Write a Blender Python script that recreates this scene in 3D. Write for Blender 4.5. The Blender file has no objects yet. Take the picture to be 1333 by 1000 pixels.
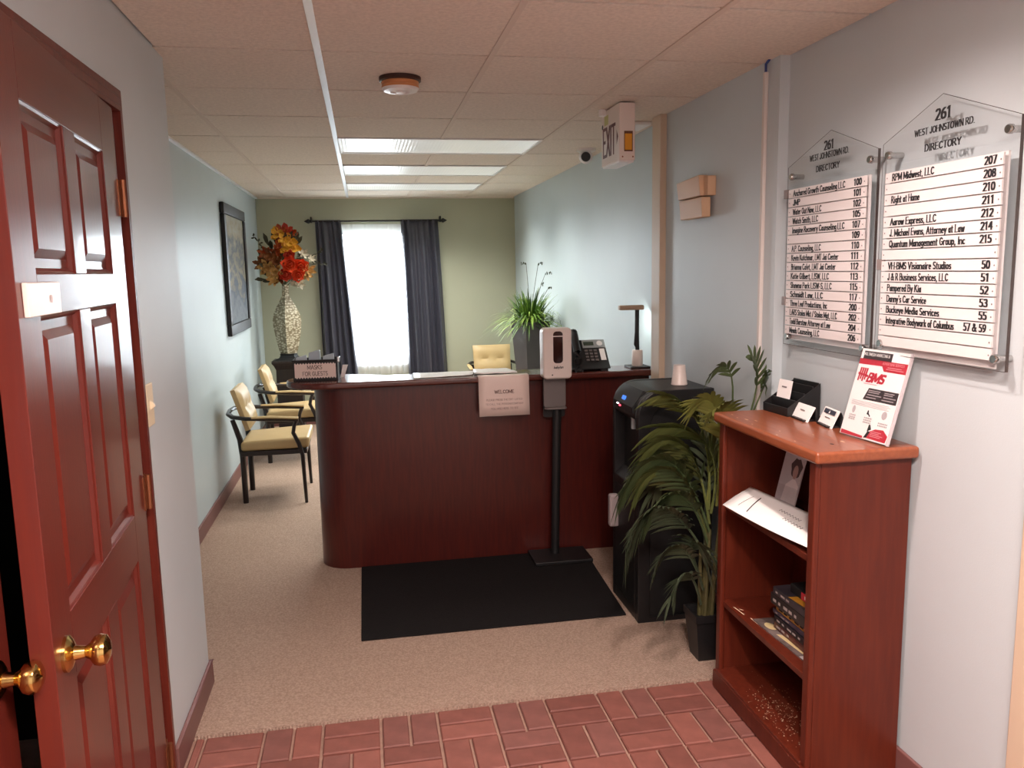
import bpy, bmesh, math, random
from mathutils import Vector, Matrix
PI = math.pi
random.seed(7)
S = bpy.context.scene
COL = S.collection

# ------------------------------------------------------------------ camera, sky, lights, exposure
def basis(yaw, pit, roll):
    f = Vector((math.sin(yaw)*math.cos(pit), math.cos(yaw)*math.cos(pit), -math.sin(pit)))
    r = Vector((math.cos(yaw), -math.sin(yaw), 0)); u = r.cross(f)
    c, s = math.cos(roll), math.sin(roll)
    return c*r+s*u, c*u-s*r, f
r_, u_, f_ = basis(.1793, .1421, -.0188)
cd = bpy.data.cameras.new('camera'); cam = bpy.data.objects.new('camera', cd); COL.objects.link(cam)
cd.sensor_width = 36; cd.lens = 1047.7/1333*36; cd.clip_start = .02
m = Matrix((r_, u_, -f_)).transposed().to_4x4(); m.translation = (0, 0, 1.6); cam.matrix_world = m
S.camera = cam

W = bpy.data.worlds.new('sky'); S.world = W; W.use_nodes = True
W.node_tree.nodes['Background'].inputs[0].default_value = (.86, .94, 1.0, 1)
W.node_tree.nodes['Background'].inputs[1].default_value = 36
def lamp(name, kind, loc, energy, color, size, rot=(0, 0, 0)):
    l = bpy.data.lights.new(name, kind); l.energy = energy; l.color = color
    o = bpy.data.objects.new(name, l); COL.objects.link(o); o.location = loc; o.rotation_euler = rot
    if kind == 'AREA': l.shape = 'RECTANGLE'; l.size, l.size_y = size
    else: l.shadow_soft_size = size
    return o
p_ = lamp('window_portal', 'AREA', (.11, 8.62, 1.34), 1, (1, 1, 1), (.82, 1.4), (-PI/2, 0, 0))
p_.data.cycles.is_portal = True
for n_, x_, y_, e_ in (('lobby_downlight', .85, 1.9, 98), ('hall_fill_spot', .3, .4, 220)):  # the hall spot is an unseen fill added to brighten the near area
    q_ = lamp(n_, 'SPOT', (x_, y_, 2.345), e_, (1, .82, .76), .05); q_.data.spot_size = math.radians(158); q_.data.spot_blend = .8
lamp('hall_fill_panel', 'AREA', (.35, .2, 2.34), 92, (1, .82, .76), (1.2, .6))  # unseen area fill, added to lift walls, ceiling and floor
for k_, e_ in ((3, 8), (5, 30), (7, 42)):
    q_ = lamp('fluorescent_tubes', 'AREA', (.49, 2.994+.61*k_+.305, 2.355), e_, (1, .99, .93), (1.16, .56)); q_.data.spread = math.radians(130)
q_ = lamp('desk_light', 'AREA', (1.475, 4.36, 1.34), .7, (.96, 1, .92), (.12, .03), (math.radians(35), math.radians(-12), 0))
V = S.view_settings
V.view_transform = 'Standard'; V.look = 'None'; V.gamma = 1; V.use_curve_mapping = False; V.exposure = 0
S.cycles.max_bounces = 10; S.cycles.diffuse_bounces = 6; S.cycles.transparent_max_bounces = 16
S.cycles.caustics_reflective = False; S.cycles.caustics_refractive = False
S.cycles.sample_clamp_indirect = 6
S.cycles.use_denoising = True

# ------------------------------------------------------------------ materials
def lin(c): return tuple(((v/255)/12.92 if v/255 <= .04045 else ((v/255+.055)/1.055)**2.4) for v in c)+(1,)
MATS = {}
def mat(name, c, rough=.6, metal=0, spec=.5, coat=0, var=0, scale=20, bump=0, bscale=60, stretch=None, c2=None, emit=0, alpha=None, detail=4, bdist=.002):
    if name in MATS: return MATS[name]
    M_ = bpy.data.materials.new(name); M_.use_nodes = True; MATS[name] = M_
    nt = M_.node_tree; b = nt.nodes['Principled BSDF']
    b.inputs['Base Color'].default_value = lin(c); b.inputs['Roughness'].default_value = rough
    b.inputs['Metallic'].default_value = metal; b.inputs['Specular IOR Level'].default_value = spec
    b.inputs['Coat Weight'].default_value = coat; b.inputs['Coat Roughness'].default_value = .08
    tc = nt.nodes.new('ShaderNodeTexCoord'); mp = nt.nodes.new('ShaderNodeMapping')
    nt.links.new(tc.outputs['Object'], mp.inputs[0])
    if stretch: mp.inputs['Scale'].default_value = stretch
    if var or c2:
        n = nt.nodes.new('ShaderNodeTexNoise'); n.inputs['Scale'].default_value = scale; n.inputs['Detail'].default_value = detail
        nt.links.new(mp.outputs[0], n.inputs[0])
        rp = nt.nodes.new('ShaderNodeValToRGB')
        a = lin(c); k = 1-var
        bcol = lin(c2) if c2 else tuple(v*k for v in a[:3])+(1,)
        rp.color_ramp.elements[0].position = .35; rp.color_ramp.elements[1].position = .65
        rp.color_ramp.elements[0].color = bcol; rp.color_ramp.elements[1].color = a
        nt.links.new(n.outputs[0], rp.inputs[0]); nt.links.new(rp.outputs[0], b.inputs['Base Color'])
    if bump:
        n2 = nt.nodes.new('ShaderNodeTexNoise'); n2.inputs['Scale'].default_value = bscale; n2.inputs['Detail'].default_value = 3
        nt.links.new(mp.outputs[0], n2.inputs[0])
        bp = nt.nodes.new('ShaderNodeBump'); bp.inputs['Strength'].default_value = bump; bp.inputs['Distance'].default_value = bdist
        nt.links.new(n2.outputs[0], bp.inputs['Height']); nt.links.new(bp.outputs[0], b.inputs['Normal'])
    if emit:
        b.inputs['Emission Color'].default_value = lin(c); b.inputs['Emission Strength'].default_value = emit
    return M_
def clear(name, tint=(1, 1, 1), gloss=.06, rough=.02, opacity=0, oc=(255, 255, 255)):
    M_ = bpy.data.materials.new(name); M_.use_nodes = True; nt = M_.node_tree
    for n in list(nt.nodes):
        if n.type != 'OUTPUT_MATERIAL': nt.nodes.remove(n)
    out = nt.nodes['Material Output']
    t = nt.nodes.new('ShaderNodeBsdfTransparent'); t.inputs[0].default_value = (*tint, 1)
    g = nt.nodes.new('ShaderNodeBsdfGlossy'); g.inputs['Roughness'].default_value = rough
    lw = nt.nodes.new('ShaderNodeLayerWeight'); lw.inputs[0].default_value = .5
    pw = nt.nodes.new('ShaderNodeMath'); pw.operation = 'POWER'; pw.inputs[1].default_value = 4
    ma = nt.nodes.new('ShaderNodeMath'); ma.operation = 'MULTIPLY_ADD'; ma.inputs[1].default_value = .35; ma.inputs[2].default_value = .04
    nt.links.new(lw.outputs['Facing'], pw.inputs[0]); nt.links.new(pw.outputs[0], ma.inputs[0])
    mx = nt.nodes.new('ShaderNodeMixShader')
    nt.links.new(ma.outputs[0], mx.inputs[0]); nt.links.new(t.outputs[0], mx.inputs[1]); nt.links.new(g.outputs[0], mx.inputs[2])
    last = mx
    if opacity:
        d = nt.nodes.new('ShaderNodeBsdfDiffuse'); d.inputs[0].default_value = lin(oc)
        m2 = nt.nodes.new('ShaderNodeMixShader'); m2.inputs[0].default_value = opacity
        nt.links.new(mx.outputs[0], m2.inputs[1]); nt.links.new(d.outputs[0], m2.inputs[2]); last = m2
    nt.links.new(last.outputs[0], out.inputs[0]); return M_
def sheer_mat():
    M_ = bpy.data.materials.new('sheer'); M_.use_nodes = True; nt = M_.node_tree
    for n in list(nt.nodes):
        if n.type != 'OUTPUT_MATERIAL': nt.nodes.remove(n)
    out = nt.nodes['Material Output']
    t = nt.nodes.new('ShaderNodeBsdfTransparent'); tl = nt.nodes.new('ShaderNodeBsdfTranslucent'); d = nt.nodes.new('ShaderNodeBsdfDiffuse')
    for n in (tl, d): n.inputs[0].default_value = (.93, .93, .95, 1)
    a = nt.nodes.new('ShaderNodeMixShader'); a.inputs[0].default_value = .4
    nt.links.new(tl.outputs[0], a.inputs[1]); nt.links.new(d.outputs[0], a.inputs[2])
    b = nt.nodes.new('ShaderNodeMixShader'); b.inputs[0].default_value = .55
    nt.links.new(t.outputs[0], b.inputs[1]); nt.links.new(a.outputs[0], b.inputs[2])
    nt.links.new(b.outputs[0], out.inputs[0]); return M_
WALL = mat('wall_paint', (196, 205, 208), .42, var=.03, scale=3, bump=.15, bscale=220)
WALL_B = mat('wall_paint_pale_blue', (188, 202, 206), .42, var=.03, scale=3, bump=.15, bscale=220)
WALL_G = mat('wall_paint_sage', (166, 168, 146), .6, var=.03, scale=3, bump=.15, bscale=220)
CREAM = mat('cream_paint', (206, 184, 160), .45, var=.04, scale=6)
TILE = mat('ceiling_tile', (230, 219, 206), .95, spec=.1, var=.13, scale=70, bump=.7, bscale=120, detail=8)
RAIL = mat('ceiling_rail', (212, 198, 184), .6)
RAILW = mat('ceiling_rail_white', (244, 247, 252), .28, metal=.5)
CAVITY = mat('ceiling_void', (44, 30, 26), .9)
BRICK = [mat('brick_%d' % i, c, .6, spec=.3, var=.2, scale=14, bump=.3, bscale=90) for i, c in enumerate(((138, 86, 76), (127, 78, 69), (148, 93, 82), (134, 87, 79)))]
GROUT = mat('grout', (164, 130, 114), .95, var=.2, scale=30)
MAHOG = mat('mahogany', (78, 26, 19), .3, spec=.45, coat=.15, c2=(66, 21, 18), scale=9, stretch=(9, 9, .7), bump=.05, bscale=40)
MAHOGH = mat('mahogany_top', (92, 42, 34), .22, spec=.5, coat=.25, c2=(76, 33, 27), scale=9, stretch=(.8, 9, 9))
DOORW = mat('door_wood', (95, 34, 24), .3, spec=.42, coat=.12, c2=(88, 32, 25), scale=7, stretch=(9, 9, .6), bump=.06, bscale=30)
DOORWH = mat('door_wood_rail', (95, 34, 24), .3, spec=.42, coat=.12, c2=(89, 32, 25), scale=7, stretch=(.6, 9, 9), bump=.06, bscale=30)
CASEW = mat('casing_wood', (104, 41, 30), .34, spec=.45, coat=.1, c2=(88, 33, 25), scale=7, stretch=(9, 9, .6))
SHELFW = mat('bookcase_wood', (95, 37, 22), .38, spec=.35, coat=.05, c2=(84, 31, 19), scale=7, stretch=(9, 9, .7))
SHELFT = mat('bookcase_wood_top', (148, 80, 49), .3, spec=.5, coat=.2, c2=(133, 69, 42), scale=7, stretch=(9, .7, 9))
BASE = mat('baseboard_rubber', (120, 80, 76), .45)
BLACK = mat('black_plastic', (24, 23, 24), .45, var=.1, scale=50)
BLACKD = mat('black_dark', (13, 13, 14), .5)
COOLER = mat('cooler_black', (19, 18, 19), .42, bump=.1, bscale=400)
BLKWOOD = mat('dark_stained_wood', (36, 26, 24), .35, c2=(26, 18, 16), scale=8, stretch=(8, 8, .7))
MATB = mat('rubber_mat', (30, 27, 27), .9, spec=.15, var=.35, scale=160, bump=.8, bscale=260)
VINYL = mat('tan_vinyl', (180, 154, 108), .5, spec=.5, var=.06, scale=8, bump=.1, bscale=90)
PINKW = mat('white_plastic', (222, 208, 200), .3, spec=.5)
WHITE = mat('white_paper', (246, 244, 241), .7)
WHITEP = mat('white_gloss', (232, 230, 228), .3)
GREYP = mat('grey_plastic', (112, 104, 102), .4)
SILVER = mat('silver_plastic', (160, 165, 166), .35, metal=.3)
CHROME = mat('chrome', (190, 188, 186), .18, metal=1)
BRASS = mat('brass', (212, 172, 104), .16, metal=1)
BRASSD = mat('brass_worn', (138, 84, 56), .4, metal=.7)
BEIGEP = mat('beige_plastic', (216, 180, 146), .45)
IVORY = mat('ivory_plastic', (228, 212, 180), .4)
INK = mat('ink', (26, 24, 26), .6)
INKG = mat('ink_grey', (120, 112, 112), .7)
RED = mat('red_print', (188, 40, 58), .5)
DKPRINT = mat('charcoal_print', (58, 50, 52), .5)
PINKPAPER = mat('laminated_paper', (226, 204, 194), .35)
CURT = mat('curtain_satin', (64, 64, 74), .38, spec=.6, var=.12, scale=5, stretch=(14, 14, .6), bump=.1, bscale=500)
SHEER = sheer_mat()
ACRYL = clear('acrylic', (.985, .988, .99), rough=.01)
ACRYLE = mat('acrylic_edge', (70, 62, 60), .2)
GLASSM = clear('window_glass', (.98, .99, .99))
def leafmat(n, c, c2): return mat(n, c, .42, spec=.45, c2=c2, scale=6)
PALM = [leafmat('palm_leaf_%d' % i, a, b) for i, (a, b) in enumerate((((84, 98, 62), (66, 80, 50)), ((108, 114, 62), (86, 94, 50)), ((134, 136, 70), (108, 112, 54)), ((80, 90, 66), (60, 70, 52))))]
STEM = mat('plant_stem', (84, 78, 44), .6)

# ------------------------------------------------------------------ mesh helpers
class MB:
    def __init__(s, off=(0, 0, 0)): s.v = []; s.f = []; s.o = Vector(off)
    def add(s, vs, fs):
        n = len(s.v); s.v += [tuple(Vector(p)-s.o) for p in vs]; s.f += [tuple(i+n for i in f) for f in fs]; return s
    def box(s, x0, x1, y0, y1, z0, z1):
        return s.add([(x0, y0, z0), (x1, y0, z0), (x1, y1, z0), (x0, y1, z0), (x0, y0, z1), (x1, y0, z1), (x1, y1, z1), (x0, y1, z1)],
                     [(0, 3, 2, 1), (4, 5, 6, 7), (0, 1, 5, 4), (1, 2, 6, 5), (2, 3, 7, 6), (3, 0, 4, 7)])
    def hexa(s, p): return s.add(p, [(0, 3, 2, 1), (4, 5, 6, 7), (0, 1, 5, 4), (1, 2, 6, 5), (2, 3, 7, 6), (3, 0, 4, 7)])
    def prism(s, poly, z0, z1):
        n = len(poly)
        return s.add([(x, y, z0) for x, y in poly]+[(x, y, z1) for x, y in poly],
                     [tuple(range(n))[::-1], tuple(range(n, 2*n))]+[(i, (i+1) % n, n+(i+1) % n, n+i) for i in range(n)])
    def extr(s, pts, d):
        n = len(pts); d = Vector(d)
        return s.add([Vector(p) for p in pts]+[Vector(p)+d for p in pts],
                     [tuple(range(n))[::-1], tuple(range(n, 2*n))]+[(i, (i+1) % n, n+(i+1) % n, n+i) for i in range(n)])
    def lathe(s, prof, c=(0, 0, 0), n=20, axis='Z', cap=True):
        vs = []; fs = []
        for (r, h) in prof:
            for k in range(n):
                a = 2*PI*k/n; x, y = r*math.cos(a), r*math.sin(a)
                p = {'Z': (x, y, h), 'X': (h, x, y), 'Y': (y, h, x)}[axis]
                vs.append((c[0]+p[0], c[1]+p[1], c[2]+p[2]))
        for i in range(len(prof)-1):
            for k in range(n):
                fs.append((i*n+k, i*n+(k+1) % n, (i+1)*n+(k+1) % n, (i+1)*n+k))
        if cap: fs += [tuple(range(n))[::-1], tuple(range((len(prof)-1)*n, len(prof)*n))]
        return s.add(vs, fs)
    def tube(s, pts, rad, n=8, flat=1.0):
        pts = [Vector(p) for p in pts]; N = len(pts); vs = []; fs = []
        rs = rad if isinstance(rad, (list, tuple)) else [rad]*N
        for i, p in enumerate(pts):
            t = (pts[min(i+1, N-1)]-pts[max(i-1, 0)]).normalized()
            a = Vector((0, 0, 1)) if abs(t.z) < .9 else Vector((0, 1, 0))
            x = t.cross(a).normalized(); y = x.cross(t)
            for k in range(n):
                q = 2*PI*k/n; vs.append(p+x*math.cos(q)*rs[i]+y*math.sin(q)*rs[i]*flat)
        for i in range(N-1):
            for k in range(n): fs.append((i*n+k, i*n+(k+1) % n, (i+1)*n+(k+1) % n, (i+1)*n+k))
        fs += [tuple(range(n))[::-1], tuple(range((N-1)*n, N*n))]
        return s.add(vs, fs)
    def ball(s, c, rx, ry=None, rz=None, n=12, m_=8):
        ry = ry or rx; rz = rz or rx; vs = []; fs = []
        for i in range(m_+1):
            a = -PI/2+PI*i/m_
            for k in range(n):
                q = 2*PI*k/n; vs.append((c[0]+rx*math.cos(a)*math.cos(q), c[1]+ry*math.cos(a)*math.sin(q), c[2]+rz*math.sin(a)))
        for i in range(m_):
            for k in range(n): fs.append((i*n+k, i*n+(k+1) % n, (i+1)*n+(k+1) % n, (i+1)*n+k))
        return s.add(vs, fs)
    def build(s, name, m_, parent=None, smooth=False, bevel=0, seg=2, subsurf=0, fix=True):
        me = bpy.data.meshes.new(name); me.from_pydata(s.v, [], s.f)
        if fix:
            bm = bmesh.new(); bm.from_mesh(me)
            bmesh.ops.remove_doubles(bm, verts=bm.verts, dist=1e-6)
            bmesh.ops.recalc_face_normals(bm, faces=bm.faces); bm.to_mesh(me); bm.free()
        me.materials.append(m_)
        if smooth or bevel:
            for p in me.polygons: p.use_smooth = True
        o = bpy.data.objects.new(name, me); COL.objects.link(o)
        if parent: o.parent = parent
        if bevel:
            b = o.modifiers.new('edge', 'BEVEL'); b.width = bevel; b.segments = seg; b.limit_method = 'ANGLE'; b.angle_limit = .6
            b.harden_normals = False
        if subsurf:
            b = o.modifiers.new('round', 'SUBSURF'); b.levels = b.render_levels = subsurf
        if (smooth or bevel) and not subsurf:
            w = o.modifiers.new('normals', 'WEIGHTED_NORMAL') if bevel else None
            if not bevel:
                me.set_sharp_from_angle(angle=math.radians(40))
        return o
def tag(o, label=None, cat=None, group=None, kind=None):
    for k, v in (('label', label), ('category', cat), ('group', group), ('kind', kind)):
        if v: o[k] = v
    return o
def thing(name, label, cat, loc=(0, 0, 0), rz=0, group=None, kind=None):
    o = bpy.data.objects.new(name, None); COL.objects.link(o); o.empty_display_size = .05
    o.location = loc; o.rotation_euler = (0, 0, rz); return tag(o, label, cat, group, kind)
def copy_tree(o, parent=None):
    c = o.copy(); COL.objects.link(c)
    if parent: c.parent = parent
    for ch in list(o.children): copy_tree(ch, c)
    return c
def rrect(x0, x1, y0, y1, r, n=4):
    out = []
    for cx, cy, a0 in ((x1-r, y1-r, 0), (x0+r, y1-r, 90), (x0+r, y0+r, 180), (x1-r, y0+r, 270)):
        for k in range(n+1):
            a = math.radians(a0+90*k/n); out.append((cx+r*math.cos(a), cy+r*math.sin(a)))
    return out

# ------------------------------------------------------------------ lettering: pen strokes swept along letter skeletons
def arc(cx, cy, rx, ry, a0, a1, n=7):
    return [(cx+rx*math.cos(math.radians(a0+(a1-a0)*k/n)), cy+ry*math.sin(math.radians(a0+(a1-a0)*k/n))) for k in range(n+1)]
GL = {
'A': (.72, '0 0 .36 1|.36 1 .72 0|.13 .34 .6 .34'), 'B': (.6, '0 0 0 1|0 1 .28 1|a .28 .77 .25 .23 90 -90|0 .54 .28 .54|a .28 .27 .3 .27 90 -90|0 0 .28 0'),
'C': (.66, 'a .36 .5 .36 .5 40 320'), 'D': (.66, '0 0 0 1|0 1 .26 1|a .26 .5 .4 .5 90 -90|0 0 .26 0'), 'E': (.54, '0 0 0 1|0 1 .52 1|0 .52 .4 .52|0 0 .54 0'),
'F': (.52, '0 0 0 1|0 1 .52 1|0 .52 .4 .52'), 'G': (.7, 'a .36 .5 .36 .5 40 320|.64 .15 .64 .46|.42 .46 .7 .46'), 'H': (.66, '0 0 0 1|.66 0 .66 1|0 .52 .66 .52'),
'I': (.16, '.08 0 .08 1'), 'J': (.42, '.36 1 .36 .25|a .18 .22 .18 .22 0 -180'), 'K': (.66, '0 0 0 1|.58 1 0 .45|.18 .6 .66 0'), 'L': (.52, '0 0 0 1|0 0 .52 0'),
'M': (.82, '0 0 0 1|0 1 .41 .15|.41 .15 .82 1|.82 1 .82 0'), 'N': (.68, '0 0 0 1|0 1 .68 0|.68 0 .68 1'), 'O': (.72, 'a .36 .5 .36 .5 0 360 14'),
'P': (.56, '0 0 0 1|0 1 .26 1|a .26 .75 .28 .25 90 -90|0 .5 .26 .5'), 'Q': (.72, 'a .36 .5 .36 .5 0 360 14|.4 .2 .72 -.12'), 'R': (.64, '0 0 0 1|0 1 .26 1|a .26 .75 .26 .25 90 -90|0 .5 .26 .5|.26 .5 .64 0'),
'S': (.5, 'a .25 .75 .24 .25 30 270|a .25 .25 .25 .25 90 -150'), 'T': (.6, '.3 0 .3 1|0 1 .6 1'), 'U': (.66, '0 1 0 .3|a .33 .3 .33 .3 180 360|.66 .3 .66 1'),
'V': (.68, '0 1 .34 0|.34 0 .68 1'), 'W': (.98, '0 1 .25 0|.25 0 .49 .9|.49 .9 .73 0|.73 0 .98 1'), 'X': (.66, '0 0 .66 1|0 1 .66 0'), 'Y': (.66, '0 1 .33 .5|.66 1 .33 .5|.33 .5 .33 0'), 'Z': (.58, '0 1 .58 1|.58 1 0 0|0 0 .58 0'),
'a': (.44, 'a .2 .28 .2 .3 20 340|.4 .6 .4 0'), 'b': (.46, '0 1 0 0|a .2 .3 .24 .3 150 -150'), 'c': (.4, 'a .22 .3 .22 .3 45 315'), 'd': (.46, '.44 1 .44 0|a .22 .3 .22 .3 30 330'),
'e': (.42, '0 .34 .42 .34|a .21 .3 .21 .3 0 310'), 'f': (.3, '.12 0 .12 .8|a .25 .8 .13 .2 180 60|0 .6 .3 .6'), 'g': (.46, 'a .22 .32 .22 .28 30 330|.44 .6 .44 -.1|a .22 -.1 .22 .2 0 -150'),
'h': (.46, '0 0 0 1|a .22 .38 .22 .22 170 0|.44 .38 .44 0'), 'i': (.14, '.07 0 .07 .6|.07 .82 .07 .88'), 'j': (.16, '.1 .6 .1 -.15|.1 .82 .1 .88'), 'k': (.46, '0 0 0 1|.42 .6 0 .25|.14 .38 .46 0'), 'l': (.14, '.07 0 .07 1'),
'm': (.74, '0 0 0 .6|a .18 .4 .18 .2 170 0|.36 .4 .36 0|a .54 .4 .18 .2 170 0|.72 .4 .72 0'), 'n': (.46, '0 0 0 .6|a .22 .38 .22 .22 170 0|.44 .38 .44 0'), 'o': (.44, 'a .22 .3 .22 .3 0 360 12'),
'p': (.46, '0 -.28 0 .6|a .22 .3 .24 .3 150 -150'), 'q': (.46, '.44 -.28 .44 .6|a .22 .3 .22 .3 30 330'), 'r': (.32, '0 0 0 .6|a .18 .4 .18 .2 170 50'), 's': (.36, 'a .18 .45 .17 .15 30 270|a .18 .15 .18 .15 90 -150'),
't': (.3, '.12 .85 .12 .1|a .22 .1 .1 .1 180 290|0 .6 .3 .6'), 'u': (.46, '0 .6 0 .2|a .22 .2 .22 .2 180 360|.44 .6 .44 0'), 'v': (.46, '0 .6 .23 0|.23 0 .46 .6'), 'w': (.7, '0 .6 .18 0|.18 0 .35 .55|.35 .55 .52 0|.52 0 .7 .6'),
'x': (.44, '0 0 .44 .6|0 .6 .44 0'), 'y': (.46, '0 .6 .23 0|.46 .6 .12 -.28'), 'z': (.4, '0 .6 .4 .6|.4 .6 0 0|0 0 .4 0'),
'0': (.5, 'a .25 .5 .25 .5 0 360 12'), '1': (.4, '.22 0 .22 1|.05 .82 .22 1'), '2': (.5, 'a .25 .73 .24 .27 160 -30|.45 .58 .02 0|0 0 .5 0'), '3': (.5, 'a .23 .75 .23 .25 150 -90|a .23 .27 .27 .27 90 -150'), '4': (.52, '.4 0 .4 1|.4 1 0 .3|0 .3 .52 .3'),
'5': (.5, '.46 1 .08 1|.08 1 .05 .56|a .22 .3 .27 .3 125 -140'), '6': (.5, 'a .25 .3 .25 .3 0 360 12|a .48 .3 .48 .68 180 100'), '7': (.5, '0 1 .5 1|.5 1 .18 0'), '8': (.5, 'a .25 .75 .21 .25 0 360 10|a .25 .26 .25 .26 0 360 10'), '9': (.5, 'a .25 .7 .25 .3 0 360 12|a .02 .7 .48 .68 0 -80'),
'.': (.12, '.05 .02 .07 .02'), ',': (.14, '.07 .03 .03 -.15'), "'": (.1, '.05 1 .04 .8'), '-': (.3, '0 .33 .3 .33'), '/': (.4, '0 0 .4 1'), '&': (.74, '.74 0 .2 .75|a .3 .8 .14 .2 190 -20|.43 .74 .12 .45|a .25 .25 .25 .25 130 330|.46 .12 .7 .5'), ':': (.12, '.05 .05 .06 .05|.05 .5 .06 .5'),
}
def text2d(s, h, width=None, pen=(.15, .06), serif=True, gap=.14, slant=0):
    """flat outline pieces (list of convex polygons) of the words s with capital height h, fitted to width"""
    polys = []; x = 0
    for ch in s:
        if ch == ' ': x += .38; continue
        if ch not in GL: continue
        adv, d = GL[ch]
        for st in d.split('|'):
            t = st.split(); isarc = t[0] == 'a'
            if isarc:
                q = [float(v) for v in t[1:]]; pts = arc(*q[:6], int(q[6]) if len(q) > 6 else 6)
            else:
                q = [float(v) for v in t]; pts = list(zip(q[::2], q[1::2]))
            for (ax, ay), (bx, by) in zip(pts, pts[1:]):
                polys.append(((ax+x, ay), (bx+x, by), pen))
            if serif and not isarc:
                (ax, ay), (bx, by) = pts[0], pts[-1]
                if abs(by-ay) > abs(bx-ax)*1.2 and abs(by-ay) > .3:
                    for ex, ey in ((ax, ay), (bx, by)):
                        if abs(ey) < .01 or abs(ey-1) < .01 or abs(ey-.6) < .01 or abs(ey+.28) < .01:
                            polys.append(((ex+x-.13, ey), (ex+x+.13, ey), (.08, .07)))
        x += adv+gap+(.08 if serif else .04)
    total = x-gap
    sx = (width/total) if width else h*.8
    out = []
    for (ax, ay), (bx, by), (pw, ph) in polys:
        pw *= .5*max(1, min(1.7, h*.8/sx)); ph *= .5
        P = []
        for px, py in ((ax, ay), (bx, by)): P += [(px-pw, py-ph), (px+pw, py-ph), (px+pw, py+ph), (px-pw, py+ph)]
        P = sorted(set(P)); lo = []; up = []
        def cr(o, a, b): return (a[0]-o[0])*(b[1]-o[1])-(a[1]-o[1])*(b[0]-o[0])
        for p in P:
            while len(lo) > 1 and cr(lo[-2], lo[-1], p) <= 1e-9: lo.pop()
            lo.append(p)
        for p in reversed(P):
            while len(up) > 1 and cr(up[-2], up[-1], p) <= 1e-9: up.pop()
            up.append(p)
        out.append([(px*sx+slant*py*h, py*h) for px, py in lo[:-1]+up[:-1]])
    return out, total*sx
class Plane:
    """a flat face of a thing: origin O, right R, up U; prints are thin meshes just off the face"""
    def __init__(s, O, R, U, parent, off=(0, 0, 0)):
        s.O = Vector(O)-Vector(off); s.R = Vector(R).normalized(); s.U = Vector(U).normalized(); s.N = s.R.cross(s.U); s.p = parent
    def pt(s, x, y, d): return s.O+s.R*x+s.U*y+s.N*d
    def polys(s, name, polys, m_, d=.0006, parent=None):
        b = MB()
        for i, P in enumerate(polys): b.add([s.pt(x, y, d+.000002*(i % 7)) for x, y in P], [tuple(range(len(P)))])
        return b.build(name, m_, parent or s.p, fix=False)
    def rect(s, name, x0, y0, x1, y1, m_, d=.0004, parent=None): return s.polys(name, [[(x0, y0), (x1, y0), (x1, y1), (x0, y1)]], m_, d, parent)
    def text(s, name, lines, m_, d=.0008, serif=True, pen=(.15, .06), parent=None, slant=0):
        out = []
        for (t, x, y, h, w, al) in lines:
            pl, tw = text2d(t, h, w, pen, serif, slant=slant)
            x0 = x-(tw/2 if al == 'c' else tw if al == 'r' else 0)
            out += [[(px+x0, py+y) for px, py in P] for P in pl]
        return s.polys(name, out, m_, d, parent)

# ------------------------------------------------------------------ the setting
ZC = 2.36
def struct(name, label=None, cat=None):
    return thing(name, label, cat, kind='structure')
floor = MB().box(-1.6, 1.9, -1.3, 9.0, -.12, -.012).build('floor', GROUT); tag(floor, 'floor of red brick pavers meeting beige ribbed carpet', 'floor', kind='structure')
def carpet_mat():
    M_ = mat('carpet', (196, 170, 152), .95, spec=.1, c2=(170, 144, 127), scale=120, bump=0)
    nt = M_.node_tree; b = nt.nodes['Principled BSDF']
    tc = nt.nodes.new('ShaderNodeTexCoord'); mp = nt.nodes.new('ShaderNodeMapping'); mp.inputs['Rotation'].default_value = (0, 0, .9); mp.inputs['Scale'].default_value = (1, 1, 1)
    w = nt.nodes.new('ShaderNodeTexWave'); w.inputs['Scale'].default_value = 42; w.inputs['Distortion'].default_value = 3; w.inputs['Detail'].default_value = 3; w.inputs['Detail Scale'].default_value = 4
    nt.links.new(tc.outputs['Object'], mp.inputs[0]); nt.links.new(mp.outputs[0], w.inputs[0])
    bp = nt.nodes.new('ShaderNodeBump'); bp.inputs['Strength'].default_value = .9; bp.inputs['Distance'].default_value = .004
    nt.links.new(w.outputs[1], bp.inputs['Height']); nt.links.new(bp.outputs[0], b.inputs['Normal'])
    return M_
cb = MB(); nx = 40                                     # the carpet's near edge is a little ragged
edge = [(-.66+2.25*i/nx, 2.768+random.uniform(-.004, .004)) for i in range(nx+1)]
cb.prism(edge+[(1.62, 2.77), (1.66, 8.66), (-1.04, 8.66), (-1.04, 3.15), (-.66, 3.15)], -.012, .006); cb.build('carpet', carpet_mat(), floor)
bm_cache = {}
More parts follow.
